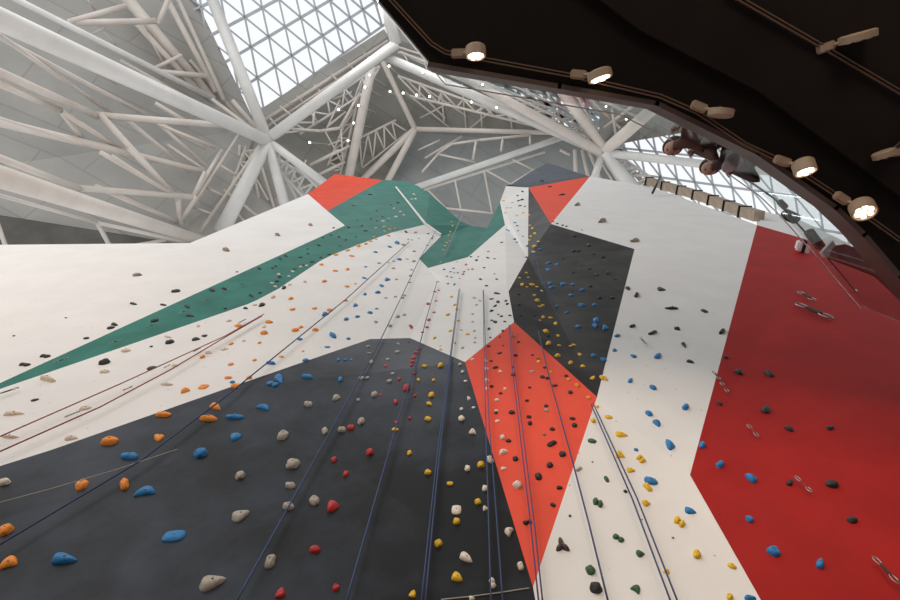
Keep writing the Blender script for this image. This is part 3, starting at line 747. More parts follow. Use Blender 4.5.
# pale wall-mounted box with a dark centre on the red panel
C, nn, _ = hit(801, 252.5)
t = thing('wall_light', 'small pale two-part wall fixture with dark centre on top of the red panel', 'wall fixture', C)
u, v = frame_of(nn); u = Vector((1, 0, 0)); v = nn.cross(u).normalized()
k_ = depth(C) / F
uu = (at(808, 256, C.z - 1.6) - at(795, 249, C.z - 1.6)).normalized(); vv = nn.cross(uu).normalized()
for s in (-1, 1):
    bm = bmesh.new(); add_box(bm, nn * .12 + uu * (s * 4 * k_), uu, vv, nn, 5.5 * k_, 7 * k_, .24)
    bmesh.ops.bevel(bm, geom=list(bm.edges), offset=.03, segments=2, affect='EDGES'); build('housing', bm, M_white, t)
bm = bmesh.new(); add_box(bm, nn * .16, uu, vv, nn, 3.5 * k_, 5 * k_, .3); build('centre', bm, M_blackmetal, t)

# ------------------------------------------------------------------ people at the gallery rail
def person(head_px, hz, lean, label, cloth, skin, hair, extra=None, face=(-.5, .6, -.6), arms=1):
    H = at(*head_px, hz)
    floor_z = GZ + 1.6 + .22
    out = Vector((-.75, .65, 0)).normalized()               # outwards over the rail
    feet = Vector((H.x, H.y, floor_z)) - out * lean
    t = thing('person', label, 'person', feet, 'people on the gallery')
    side = out.cross(Vector((0, 0, 1)))
    hh = H.z - floor_z
    def q(o, s, z): return out * o + side * s + Vector((0, 0, z))
    hip = q(0, 0, .92); chest = q(lean * .62, 0, hh - .42); neck = q(lean * .85, 0, hh - .2); head = q(lean, 0, hh)
    V = [hip, hip.lerp(chest, .5), chest, neck, head - q(0.0, 0, .05)]; E_ = [(0, 1), (1, 2), (2, 3), (3, 4)]; rad = [.16, .17, .19, .07, .07]
    for s in (-1, 1):
        i = len(V)
        V += [q(-.02, s * .10, .86), q(.02, s * .11, .47), q(-.03, s * .12, .07), q(.10, s * .13, .04)]; rad += [.10, .065, .045, .045]
        E_ += [(0, i), (i, i + 1), (i + 1, i + 2), (i + 2, i + 3)]
        i = len(V)
        sh = chest + q(-.01, s * .19, .12); el = chest + q(.06, s * .27, -.16); ha = q(.30, s * .17, 1.20)
        V += [sh, el, ha]; rad += [.065, .047, .035]; E_ += [(2, i), (i, i + 1), (i + 1, i + 2)]
    me = bpy.data.meshes.new('body'); me.from_pydata([tuple(v) for v in V], E_, []); me.update()
    o = link('body', me, cloth, t)
    mod = o.modifiers.new('skin', 'SKIN')
    for k, vv_ in enumerate(me.skin_vertices[0].data): vv_.radius = (rad[k], rad[k]); vv_.use_root = (k == 0)
    mod.use_smooth_shade = True
    sb = o.modifiers.new('sub', 'SUBSURF'); sb.levels = 1; sb.render_levels = 2
    # head with face
    fd = Vector(face).normalized(); sd = fd.cross(Vector((0, 0, 1))).normalized(); ud = sd.cross(fd)
    bm = bmesh.new(); bmesh.ops.create_uvsphere(bm, u_segments=20, v_segments=14, radius=.105)
    for v_ in bm.verts:
        x, y, z = v_.co
        y2 = y * 1.05 + (.018 * math.exp(-((x / .02) ** 2 + ((z + .01) / .03) ** 2)) if y > 0 else 0)
        wx = .82 - (.18 * max(0, -z / .105)); z2 = z * 1.18
        v_.co = head + sd * (x * wx) + fd * y2 + ud * z2
    build('head', bm, skin, t, smooth=True)
    bm = bmesh.new()
    for s in (-1, 1):
        bmesh.ops.create_uvsphere(bm, u_segments=8, v_segments=6, radius=.014, matrix=Matrix.Translation(head + sd * s * .036 + fd * .094 + ud * .012))
    add_box(bm, head + fd * .102 - ud * .055, sd, fd, ud, .045, .008, .01)
    build('facial_features', bm, mat('dark_features', (.06, .03, .025), .5), t)
    bm = bmesh.new(); bmesh.ops.create_uvsphere(bm, u_segments=18, v_segments=12, radius=.118)
    for v_ in list(bm.verts):
        x, y, z = v_.co
        v_.co = head + sd * x * .9 + fd * (min(y, .03) - .012) + ud * (z * 1.12 + .02)
    build('hair', bm, hair, t, smooth=True)
    # hands with fingers gripping the rail
    for s in (-1, 1):
        ha = q(.30, s * .17, 1.20)
        bm = bmesh.new(); bmesh.ops.create_uvsphere(bm, u_segments=10, v_segments=6, radius=.04, matrix=Matrix.Translation(ha) @ Matrix.Diagonal((1, 1, .6, 1)))
        for k in range(4):
            b0 = ha + side * ((k - 1.5) * .018) + out * .03
            add_tube(bm, [b0, b0 + out * .035 - Vector((0, 0, .004)), b0 + out * .05 - Vector((0, 0, .03 + .004 * (k % 2)))], .009, 6, r2=.007)
        add_tube(bm, [ha - side * s * .03, ha - side * s * .05 + out * .02, ha - side * s * .055 + out * .04], .010, 6, r2=.008)
        build('hand', bm, skin, t, smooth=True)
    if extra:
        bm = bmesh.new(); bmesh.ops.create_uvsphere(bm, u_segments=14, v_segments=10, radius=1)
        c = hip.lerp(chest, .72) + out * .14
        for v_ in bm.verts: v_.co = c + side * v_.co.x * .085 + out * v_.co.y * .08 + (chest - hip).normalized() * v_.co.z * .15
        build('shirt_front', bm, extra, t, smooth=True)
    return t
skin1 = mat('person_skin', (.42, .22, .15), .55); hair1 = mat('dark_brown_hair', (.03, .015, .012), .6)
person((674, 146), 6.2, .42, 'person in brown top leaning over the glass rail, left of the two', mat('brown_cloth', (.085, .035, .025), .8), skin1, hair1)
person((711.5, 166), 6.2, .42, 'person in open dark jacket over pale shirt, right of the two', mat('maroon_black_cloth', (.045, .018, .02), .8), skin1, hair1, mat('pale_grey_shirt', (.75, .77, .78), .8))

# ------------------------------------------------------------------ climbing holds
HC = {'k': ('black', (.016, .015, .015)), 'o': ('orange', (.86, .28, .02)), 'b': ('blue', (.012, .19, .46)), 'y': ('yellow', (.80, .48, .02)),
      't': ('tan', (.70, .58, .44)), 'g': ('grey-beige', (.40, .36, .30)), 'w': ('cream', (.74, .66, .55)), 'r': ('red', (.48, .02, .02)),
      'n': ('brown', (.26, .19, .12)), 'v': ('green', (.035, .11, .045)), 'd': ('dark brown', (.06, .04, .03)), 's': ('light grey', (.48, .47, .46))}
HM = {k: mat(v[0].replace(' ', '_') + '_hold_resin', v[1], .55, var=.12, scale=9, bump=.25) for k, v in HC.items()}
SHAPES = ['round', 'jug', 'crimp', 'crescent', 'pinch', 'wedge', 'plate', 'drop', 'star', 'double']
SH = {'R': 'round', 'J': 'jug', 'C': 'crimp', 'B': 'crescent', 'P': 'pinch', 'W': 'wedge', 'Q': 'plate', 'D': 'drop', 'S': 'star', '2': 'double'}
ADJ = {'round': 'rounded', 'jug': 'scooped', 'crimp': 'thin-edged', 'crescent': 'crescent', 'pinch': 'ridged', 'wedge': 'wedge-shaped', 'plate': 'square', 'drop': 'teardrop', 'star': 'three-armed', 'double': 'double-lobed'}
def smooth_step(x): x = max(0, min(1, x)); return x * x * (3 - 2 * x)
def hold_mesh(kind, seed):
    """unit hold: x in [-.5,.5] is the long axis, y the short axis, z the protrusion from the wall"""
    rnd = random.Random(seed)
    bm = bmesh.new()
    def blob(sub=3, f=None, c=(0, 0, 0), s=(1, 1, 1)):
        r = bmesh.ops.create_icosphere(bm, subdivisions=sub, radius=.5)
        for v in r['verts']:
            p = v.co.copy()
            p = f(p) if f else p
            v.co = Vector((p.x * s[0] + c[0], p.y * s[1] + c[1], p.z * s[2] + c[2]))
    nz = lambda p, a, k: a * noise.noise(p * k + Vector((seed * 3.1, 0, 0)))
    if kind == 'round':
        blob(f=lambda p: p * (1 + nz(p, .25, 3)), s=(1, .9, .8))
    elif kind == 'jug':
        def f(p):
            q = p * (1 + nz(p, .18, 2.5))
            d_ = math.exp(-((q.x / .28) ** 2 + ((q.y - .12) / .16) ** 2))
            if q.z > 0: q.z -= .34 * d_
            return q
        blob(f=f, s=(1, .7, .85))
    elif kind == 'crimp':
        def f(p):
            q = p.copy(); q.z = q.z * (1 - .7 * smooth_step(q.y + .5)); return q * (1 + nz(p, .15, 3))
        blob(f=f, s=(1, .5, .75))
    elif kind == 'crescent':
        def f(p):
            q = p * (1 + nz(p, .1, 3)); q.y = q.y * (1 - 1.2 * q.x * q.x) * .75 - (q.x * q.x) * 1.5 + .18; return q
        blob(f=f, s=(1, .75, .6))
    elif kind == 'pinch':
        def f(p):
            q = p * (1 + nz(p, .15, 3)); q.z *= (1 - .35 * math.exp(-(q.y / .07) ** 2)); q.y *= .8 + .5 * abs(q.x); return q
        blob(f=f, s=(1, .62, .7))
    elif kind == 'wedge':
        def f(p):
            t = p.x + .5; q = p.copy(); q.y *= .35 + .9 * (1 - t); q.z *= .4 + .9 * (1 - t); return q * (1 + nz(p, .12, 3))
        blob(f=f, s=(1, 1, .75))
    elif kind == 'plate':
        def f(p):
            m_ = max(abs(p.x), abs(p.y)) + 1e-6; l_ = math.hypot(p.x, p.y) + 1e-6
            k = .55 + .45 * (l_ / m_); return Vector((p.x * k, p.y * k, p.z * .8 - .15 * math.exp(-(l_ / .08) ** 2)))
        blob(f=f, s=(1, 1, .5))
    elif kind == 'drop':
        def f(p):
            t = p.x + .5; q = p.copy(); q.y *= 1.15 * (1 - t * .72); q.z *= (1 - t * .5); 
            if q.z > 0: q.z -= .10 * math.exp(-((q.x) / .2) ** 2 - ((q.y - .05) / .1) ** 2)
            return q * (1 + nz(p, .15, 3))
        blob(f=f, s=(1, .85, .7))
    elif kind == 'star':
        for k in range(3):
            a = math.pi / 2 + k * 2 * math.pi / 3 + rnd.uniform(-.15, .15)
            r = bmesh.ops.create_icosphere(bm, subdivisions=2, radius=.5)
            for v in r['verts']:
                p = v.co; x = p.x * .62 + .22; w_ = .42 * (1 - .6 * (x + .1))
                q = Vector((x, p.y * w_, p.z * .5)); v.co = Vector((q.x * math.cos(a) - q.y * math.sin(a), q.x * math.sin(a) + q.y * math.cos(a), q.z))
    elif kind == 'double':
        for cx_, s_, yy in ((-.22, .58, .06), (.22, .52, -.06)):
            blob(2, lambda p: p * (1 + nz(p, .2, 3)), (cx_, yy, 0), (s_, .55, .6))
    for v in bm.verts:
        if v.co.z < -.04: v.co.z = -.04
    for f_ in bm.faces: f_.smooth = True
    me = bpy.data.meshes.new('hold_' + kind); bm.to_mesh(me); bm.free()
    me.materials.append(HM['k'])
    return me
PROTO = {k: [hold_mesh(k, s + 1) for s in range(3)] for k in SHAPES}
bmb = bmesh.new(); add_tube(bmb, [(0, 0, 0), (0, 0, .05)], .045, 6); BOLT = bpy.data.meshes.new('bolt'); bmb.to_mesh(BOLT); bmb.free(); BOLT.materials.append(M_bolt)

# colour code, then  x y w [h [angle]] [shape]; pixels of the 900x600 photograph
DATA = """
k 133.5 304 7 4 -15 C;163.5 305 6 4 -15 C;176 291.5 9 5 0 J;212 290.5 5.5 5 -40;187.5 307 6 5 -40 D;190.5 316 8 5 -10 D;155 321 7 5.5 0 J;114.5 325 5.5;111 328 7 6 0;86.5 338.5 6 3.5 0 J;45.5 356.5 11 6 0 2;25 365 12 6 0 2;170 342.5 8 6 0 J;196.5 339.5 8 4.5 0 W;205 336 5.5 4.5 20;151.2 346.6 4;104.5 363 11 8 0 R;151.5 368 10 4.5 8 C;35 400 8.5 4 8 C;14 336 3;66 318 2.5;225.5 308.5 3.5;246 308.6 4;262 305.3 5.5 5 0 R;224.5 289 4.5 3.5 -20;251.5 296 5.5 4 -40 D;284 288 4.5 4 60;260 293 3;277 281.5 3 3;237 272 3 3;259.5 268.8 3.5 2.5 -30;280.5 259 4.5 2.3 -40 C;286 256 4.5 2.3 -40 C
k 300.5 257.5 3.2 2;308 249 2.6;308 254 2.4;319 245.5 3;331 235.3 2.6;323 238 2;272.5 268.3 2.6;275.6 266.3 2.6;294.5 269 4.5 2.2 15 C;303.5 265 3.6 2 15;312 262 3.4 2;279.5 277 3.8;321 257.6 2.6;329 254.5 4.4 1.8 15 C;349 227.6 3;353.5 205.5 4.5 2.5 0;370 194.6 4.4 2.2 0;357.5 221 2;377 211 2;383 217 2.6;388 221 2;391 205 2.2;398 203 2.2;365.5 231 3 2;371 219 2;377 221 2.2;339 237 2.6;355.5 237 2.2;340 246 2.4;334 228 2.2;346 240 2.2;362 226 2
k 628 289 4.5 4.5 -60 W;636.5 295.5 7 4.5 65 P;661.5 289.5 9 5 -8 D;671.5 308.6 14 4.2 0 C;705 311.5 6.5 5 0 W;677 329 6.5 5 -10;652.5 333 9 5 25 C;632.5 326.5 5.8 4 25;722 332 7.5 5 45 P;684 345.5 6.5 5 -60 D;690.5 362 8.5 4.5 -20 D;726 357.5 6 5.5 0 D;738.5 373 7.5 7 0 R;769 374.5 8.5 7.5 -45 J;719.5 404 5.5 5.5 0 R;766 409.5 9 8.5 60 W;789 429.5 8 7 -40 J;830 428.5 7.5 6 20 R;790 482.5 8 9 60 D;832 485 12 11 -35 R;852 520.5 10 9 -35 R
k 550 187 3.5 2.5 0;562 195 6.5 3 10 C;542 181 3.5 2 0;574.5 236.5 3 3;588.5 245.5 4 3.5;573.5 251 3.6 3;578.5 251 3.6 3;594 254 3.6 3;603.5 257.5 4 3;563 258.5 3 2.5;581.5 265 3.5 3;590 269 3.8 3;573 273 3.2 2.5;596 275 4 3.4;608 273 5.5 4 65 P;615.5 279.5 4.2 3.5;590.5 286.5 3.6 3;599.5 298 4.4 3.4;612.5 298 4.6 3.4;553.5 222 2.8 1.6;557 223.7 2.8 1.6;562.5 225.5 2.2;566.5 226.6 2.2;519.5 305 3.2;520 315.5 3;535 315.5 3.2;519 294.5 3;548.5 336 3 3
k 499.5 353 5.5 2.4 15 C;515.5 355.5 4 3;532.5 355 3.2 2.4;538.5 359.3 3.8 3;491.5 361 2.8;495.5 367.5 5.4 3 20 J;513 367.5 2.4;545 367.5 3.6 2.5;513.5 375 4.4 3.4;542.5 377 5.4 3 0 J;548 378.6 4.4 3.4;555 385.5 6 3.2 12 C;529.5 387.4 3.8 3.2;491.5 386.5 3.8 2.8;501 393.5 4 2.6;527 400.5 4.4 3.4;570.5 392.5 5.2 3.4 0 J;566.5 376 4.4 2.6 -15;546.5 406 5 3.6;512 412.6 6.4 4 12 J;496 413 3.8 3;529 417 5.6 3.2 -8 J;530 423.5 5 4 0 R;572.5 418.5 6.6 3.6 -12 C;574.5 425.5 5.8 4.4 0 R;552.3 429.3 5.8 3.2 -8 J
k 552 444 10.5 6 28 P;508.5 441 6 3.2 -4 J;515.5 459 6 5 0 R;562.5 454.5 7.5 5.4 0 R;550 465.5 6.6 5.6 -15 R;538.5 477 7.5 7 0 R;559.5 488 6.4 3.8 6 J;553 505 6 4.5 -40 C;527.5 522.5 8.5 6 30 2;503 331 3 2;500 337 2.2;488.5 346 4.4 2.2 8 C;518.5 342 3 2.2;503 345.5 2.2;596 588.5 14 11 -25 R;625.5 491.6 4 3.4 0 R
k 497 293.5 6.5 2.8 -10 C;491.5 299 4.8 2.4 0 C;498 302 3.8 3;495 306 3.6 3 45;491.5 311 3.8 2.6;507.5 304 3.4 2.4;506 301 2.6;498.5 314.6 2.6;501.5 316.5 3;510 315.6 3.2 2;492 320.4 2.6;495.5 322 4.2 3;505 321.6 2.6;489 329 3;490.5 337.6 2.6;486.5 286 3;480.5 279.5 2.6;497 279.5 2.8;488 258 3.2 2.4;488.5 251.5 2.6;476.5 260.5 3;494.5 259 2.2;494.5 274 2.2;471 257 2.2;478.5 257 2.2;502 242.5 3;484.5 268 2.2;517.5 196 2.4;522.5 192 2.6;522 200 3;520 206 3;525 206.5 2.2;518.5 201 2.4
k 428 233.5 2;433 236.5 2;432 238.5 2;427.5 245.5 2.2;406 232 2.8
o 186 391 8.5 6.5 0 W;203.5 387 9.5 6.5 0 Q;202.5 357.4 5 4 0 R;163.5 415 16 7 -4 J;208.5 419 17 7 -5 J;216 407.5 9.5 8 -30 W;159.5 437.5 11 9.5 20 D;110 442 17 11 0 J;82 485.5 14 10 15 J;124.5 485 10.5 10 90 R;6 531 16 13 10 R;9 564.5 20 15 15 B;239 326 6.5 5 20 W;264 333.5 7 5.4 -10 R;269 322.4 7 4.6 -10 R;295.5 330.5 7 5 -5 J;301 327.5 4.4;316 330.4 5.4 4.6 -20;293 309.6 5.4 5;291 299 5 5;315 308.6 5 4.4;330 310.5 5 4.6;345.5 301 4.6 3;260 343 3.6 3;254.5 360.3 4.6 3;231 344 5 4 30;231 364.5 6 3.4;228.5 378 8 3.4 -3 J;236 386.6 9 6.6 -5 J;249.5 378 5 4;281.5 357 5.4 2.6;303 351.5 2.8
o 305 282 3;324.5 281.6 4.4 4;347.5 286.6 4.4 3.4;355.5 284 2.8;321.5 265 3.6;335.5 271 4.6 4;347.5 269.6 3.8;352 256 4.8 4;336 255 4.4 3;347.5 250.4 4.4 3;358.5 246 4.4 2.6;370.5 241.5 3.4;376.5 239.5 3;388.5 236 3.2;366 244 3;390 229.6 2.8;385 231.4 2.8;374 237 2.8;395 229 2.4;569 379.5 4.4 4;577 385.5 4.6 4;588.5 397.5 5 3.6;203.5 357 4
b 325.5 314.4 7 6.4 0 D;355.8 305.5 5 4 0 W;370 313 4.6 4.2;377 309 3.4;346.4 319.4 5 3.8 0 J;357.5 317 4 3.4;333 336 7 5 -45 J;348.5 339 3.8 2.8;327.5 347 6 2.8 -4 C;300 339.5 4.4 4;271 363.5 9.5 4.4 -10 J;306 360.5 7 3.8 -5 J;273 384.5 13 6 -5 2;279.6 380 9.5 8 -60 W;307.5 377 10.5 5.4 -12 J;263.5 408.5 14 8 -15 B;235 417 20 6.5 -3 C;236.5 437 13 9 10 D;340.5 379.5 5.4 4.6;339 360 4;345.5 360 3.4;351.5 360 3.4;232.5 382.4 5 4;365 294 4 4.4;378 292.8 4.4 4;382 286 4.2 4;387.6 279.8 5.6 4.6 0 W;397.3 243.5 5.2 4.4 -50 W;389.6 247.2 3.4 3.2;375.6 252.5 3.6 3;366 267 3.2;365 278.5 5 3.6 -20 D;399.5 259.8 3.8 3.4
b 130 457 18 9 -5 J;201 454 13.5 10 0 R;145.5 493 23 11 8 B;174 536.5 23 13 4 Q;65 560 25 17 -5 D;548.5 263 5 4.6;548.5 270 5 4.4;557 265 3.4;563.5 284.5 6.6 6 0 D;573 285 3.8;551.5 287.5 5 4.4;550 283.5 4.4;582 290.5 4.8 4;571 295.5 4.4 3.6;581.5 305.5 7 4.4;594.5 305 4.4 3;557 306.5 4;540 249.5 5 4.4;527.3 246 3.2 4;526.5 257.6 3;567 312.5 4 3.4;578.5 327 5.4 5;596 321 7 5.4 0 R;595 326 5.4 4.6;605.5 328 6.8 7 0 W;617.4 336 5 4;615 350.5 5 4.4;634 356.5 6 5.4 0 D;658 356 7.5 8 50 D;630.5 380.5 5.8 6 60 D;653 388 6.4 6 0 R;685.5 407.5 6.6 7 60 R;593.5 356 5.6 5.4;603.5 360 5.6 5
b 649 414 6.8 6.8 0 R;657 424 7.5 7 -60 W;670.5 445.5 10 9.5 -10 W;636 450 5 3.2 -20;651 481 15 8 -25 C;690.5 511.5 13 7.5 -15 D;750 598.5 12 6 0 J;702 445.5 6.5 8 70 R;720 465 8 7.5 50 R;752 478.8 11 10.5 0 W;749.5 519.6 8 8 0 R;773.5 552 14.5 10 -38 J;820 563.5 11 14 80 D;444 269.6 2.2;453.5 268.5 2.2;450.5 272 2.2;454 273 2.2;447 276.5 2.2;451.5 277.5 2.2;458 273 2.2;459.5 278.5 2.2;448 284 2.2;454.5 284.5 2.4;515 223 2.4;517.5 226 2.4;518 231 2.2;507 230 2.2;509 231 2.2;514.5 239.5 3;516.5 242.5 2.4;523 236.5 2.2
y 395 429.5 6.4 4.4 -15 C;409.5 453 4.8 5 0 R;428 472.5 7 5 -8 J;481 465 7.5 6 -15 R;450 483.6 7 4.4 -5 C;478 502 7 5.4 -5 R;456.6 521.5 7.5 6.4 0 R;438.5 543.6 8.4 7 0 R;457.5 578 12 11 -30 D;413 594 8.5 12 70 D;425 366 4.6 4;440.6 365.5 5.4 4.6;418.5 380 3.4;433.6 380 3.6 3;431.6 395 6.2 5;429.6 404 5.6 5 -30 D;428 419 6.8 4.4 -15 J;538.6 361.6 4 3;551 372 3.4 3;529.5 215 2.8;530 225.5 2.8;532.5 228.5 3;535 234 3.8;531 236.6 2.8;529.5 240 3;538.5 241.6 3;534.5 246.5 3.6;526.5 273 2.8;520 278 2.8;528.5 277.6 3.2;522 285 3.8 4;532.5 285 5.2 5
y 527 287 2.8;537 287 3;534.5 295.5 3.4;537.5 300.5 4.8 5 70;543 305.5 3.6;540 306.5 3.4;543 317.5 4 5 70;551 318 3.8;555.5 323.5 3.8 4;546 332 5.2 5 0 R;558.5 336 4.2 4;548.5 343.6 5 5;559.5 345.5 3.8;571 346 3.8;574 345 4;580 354.5 4.6 3.8;557.6 356 4.8 4.6;570.5 363 4.4 3.8;583 366.5 5.2 4.4;593 378 5.2 5.6 50 D;603.5 378.5 7 6 0 2;597 407 4.4 4;608.5 417 9 4 -10 C;593 421 5.4 4.4 0 R;621.5 435 13.5 6.5 -8 D;620 456 9 9.5 0 B;641 459.5 10.5 7 -30 2;631 470.5 9.5 6 -5 D;647.5 487.5 11 7 -50 P;646.5 503.6 8.5 6 0 W;679.5 522.4 13 8 -22 2;697 555 8.5 10 85 R;667 572 7 7 -40 D;732 566 10.5 5.5 -32 C;729.5 597 7 8 85 J
y 451.5 297 3.6 2.6;455 305 3.2;457 309.4 3.2;448 315 3.8 3.6;458.5 321 3;450.5 331 4 2.8;468 334.5 3.8 3;435 338 3.6;455 343 2.2;441 349.6 3.2;440.6 346 2.2;507 208 3;511 208 2.2;517 216 2.6;523 213 2.4;512 203 2.2;503.5 201 2.4;505.5 213 2.2
t 48 380 15 7.5 -15 J;14 414 21 8.5 0 D;10 437 17 5.5 -5 C;86 408.5 13 7 5 D;72 438.5 13 6.5 0 W;105 372 10.5 5 0 J;126 351 9.5 5 0 J;168 337 6.5 3.8;198.5 326 4.2;209 353 7.5 4 -8;167 384.5 12.5 4.5 -5 C;224.5 349 8.5 3.2 5 C;229 321 5 3;244 341 3;264 327 4.4 3.4;255 305 4;273 297.5 4.4 4;290 285 3.4;533.5 252 3;474.5 342.5 3;175 366 6 4;542 291 2.6
n 137.5 275.5 9 5 0 R;226 250.6 6.5 4.4 -20 R;277.5 235.5 5.2 3 -20 R;310.5 225.4 4.2 2.8 -20 R;577.5 205.5 5.5 3 15 R;602.5 222 7.5 4.4 15 R;635 241.5 8.5 5 10 R;540.5 321 3.4;544 434.5 3.6 3;582 230 2;673 538 3;642 519.5 2
g 240.5 476 9.5 8.5 0 R;293 464.6 14.5 10 0 R;290.5 486 11 6.5 -15 R;288.5 507 10 9 -20 J;314.5 501 10.5 9 15 J;241 515.5 20 12 25 D;270.5 562 15 12 70 P;213 583 29 17 15 D;283 436 11 10 0 J;308.5 404.6 7.8 6.6;337 398 7.8 6;325 431 6.8 6.4;342 430 7 6.4;361.5 421.5 7.4 6.6 0 R;362 378 6.6 4;367.5 378 4;374.5 394.5 6.4 5.4 0 J;358.5 400 4 3.8;389.5 381 5.8 5.6;393 373.5 4.4 3;371.5 362 5 4;397.5 352 5.2 3.4;368.5 346.4 4 2.6;369 353 3.2;398.5 344 3.6;388 359.5 4 3;376 322 4.2 3.8;390 326 4.6 3.4 0;398 317 3.8 3.6;404.5 315 4 4;407.5 259.4 3.2;414 261.5 3.2;411.5 270 2.8;410.5 276 3.2;409.5 282.5 3.4
g 404.5 295.5 3.2;402.5 298 3.2;395.5 297 2.8;385.5 298 3.4;396.5 279.5 3.4;393.5 268.5 3.2;394 261.4 2.8;388.5 263 2.2;379 263.5 3.2;415.5 232.5 3.2;408 239.5 2.2;412 240 2.2;419 238.6 2.2;403.5 245 3.2;414 251.5 3.2;532 371.5 5.6 2.6 5 C;546.5 410.6 5.2 3.4;513 336 4.2 2;579 469.5 6 4.5 50 2
w 472.5 432.6 7.4 6 0 B;467.5 468.5 6.2 5.8 0 R;490 460 8 7 -55 P;485 488.5 6.2 6.4 0 R;485.5 508.6 5.6 4.4 0 W;456.5 510 10 9.4 0 Q;466.5 558.5 15 10 -35 D;492.5 583.5 11 6.5 -60 2;509.5 532.5 9.5 9 60 B;520.5 566.5 9 7 -70 P;472 598.5 6 4 0;462.5 372 3.4;465.5 381 3.8 2.6;469 398.5 3.8 3.4;473.5 407.5 3.8 2.4;461.5 409 4 2.6;461.5 418.6 6.6 5 0 J;460 364.5 3.2;472.5 359.5 4.4 2.2;486 361 4.4 2.4;486.5 369 4.4 3.2;500.5 371.5 4.4 3;487 380.5 4.2 3.4;487 388.5 4.2 3.2;505 389 3.2;497 400 4.4 3;496.5 411 4.2 2.4;497.5 421 5 3.2 20 C;502.5 437.5 5.6 4.4 0 R;503.5 452.5 10 5.6 18 B;503.5 468.5 6 3.6 0 C;517.5 485.5 9.5 7.4 12 R;5 483 11 9 0 R
w 383.5 221.5 3;396 217 3.2;400.5 212 2.6;404 215 2.2;389 218.6 2.2;384.5 227 2.8;376 228 2.4;394 208.6 2.4;414 194.6 2.4;412 199.5 2.4;415.6 199 2.4;279 274.5 2.8;289 276.5 3;293 271.5 3;301 267 3;307 265.6 3;272 283 4 2.4;275.5 286.5 3.2;457 262 2
y 452 222 2.2;450.5 232 2.2;449 236 2.2;447 243 2.2;443.5 250 2.4;453 226 2.2;441 262 2.2;456 216 2;445 246 2.2;450 241 2
s 474 298 3;476.5 305 3;480 301 2.8;472.5 314 3;472.5 322 3;461.5 330 2.6;474.5 331 2.6;475 338 2.6;462.5 348 3;437.5 282 3
r 370 452.5 8 6.4 0 R;334 460 5.8 5.4 0 R;346 474 6.2 5.8 0 R;333.5 507 12.5 10.5 0 W;315 550 11.5 8.5 -8 P;336 588 7.4 7.4 0 J;281 593 12 13 75 D;351 428 7 6 -10 J;406.5 388 7.4 6.4 0 R;395.5 402 4.8 4.4;415 395.6 3.8 3.6;414.5 373.5 3.6 3;386 366 3.4;399.5 379 3.6;381 395 3.2;409.5 418 4 3.6;396.5 422.5 4.2 3.8;416.5 353 5.4 3.2;413.5 358 5.2 2.8;412.5 362 5 3;411.5 365.5 3.4;418.5 349.4 3.6;408.5 342 2.8;410.5 327 5 3.6 -60 B;428 304 3.8 3;436.5 301 3;439 290.5 2.8;435 292 2.6;429 320 4.2 2.6;434 312.5 2.8;427 327.5 3.4;422.5 332.5 3;466 265 2.2;464 272 2.2;463 274.5 2.2;472.5 269.5 2.2;468.5 269.5 2.2
v 592 441 9.5 5 -15 C;606.5 479.5 7 5 -65 P;598 503 11 8 -10 2;618.5 538.5 13 6 -20 2;640.5 554 9 6.5 0 W;635.5 590 11 9 -35 B;590.5 570.5 10 10 0 R;570 516 3;592.5 462 2.2
d 562 546 16 16 0 S;719.5 514 2
"""
holds = []
rnd = random.Random(4)
for line in DATA.strip().splitlines():
    cc = line[0]
    for it in line[2:].split(';'):
        tk = it.split(); sh = None
        if tk[-1] in SH and len(tk) > 3: sh = SH[tk.pop()]
        v = [float(x) for x in tk]
        x, y, w = v[:3]; h = v[3] if len(v) > 3 else w * .85; ang = v[4] if len(v) > 4 else rnd.uniform(-25, 25)
        if sh is None: sh = rnd.choice(['round', 'jug', 'crimp', 'round', 'wedge', 'pinch', 'drop'])
        if h > w and len(v) <= 4: w, h, ang = h, w, 90
        holds.append(dict(c=cc, x=x, y=y, w=w, h=min(h, w), a=ang, s=sh, v=rnd.randrange(3)))
for H in holds:
    H['p'], H['n'], H['panel'] = hit(H['x'], H['y'])
holds.sort(key=lambda H: -H['w'] * H['h'])
MAXH = 298
big, rest = holds[:MAXH], holds[MAXH:]

def to_px(p):
    c = R.transposed() @ (p - EYE); return Vector((CX + F * c.x / -c.z, CY - F * c.y / -c.z))
def hold_matrix(H):
    p, n = H['p'], H['n']; k = depth(p) / F
    a = math.radians(H['a'])
    d = ray(H['x'] + 2 * math.cos(a), H['y'] - 2 * math.sin(a))
    u = (EYE + d * (n.dot(p - EYE) / n.dot(d)) - p).normalized()
    v = n.cross(u).normalized()
    e = k * .5
    pu = (to_px(p + u * e) - to_px(p - u * e)).length / (2 * e)      # pixels per metre along u, v, n
    pv = (to_px(p + v * e) - to_px(p - v * e)).length / (2 * e)
    pn = (to_px(p + n * e) - to_px(p - n * e)).length / (2 * e)
    FILL = {'jug': .7, 'pinch': .62, 'crimp': .5, 'crescent': .7, 'round': .9, 'drop': .85, 'double': .6, 'wedge': .8, 'plate': 1, 'star': 1}[H['s']]
    L_ = min(H['w'] / pu, H['w'] * k * 2.2)
    sy = min(1.0 * H['h'] / pv / FILL, L_ * 2.2)
    pro = min(max(.62 * H['h'] / max(pn, .35 / k), .30 * L_), .6 * L_)
    M = Matrix((u * L_, v * sy, n * pro * 2.0)).transposed().to_4x4()
    M.translation = p
    return M

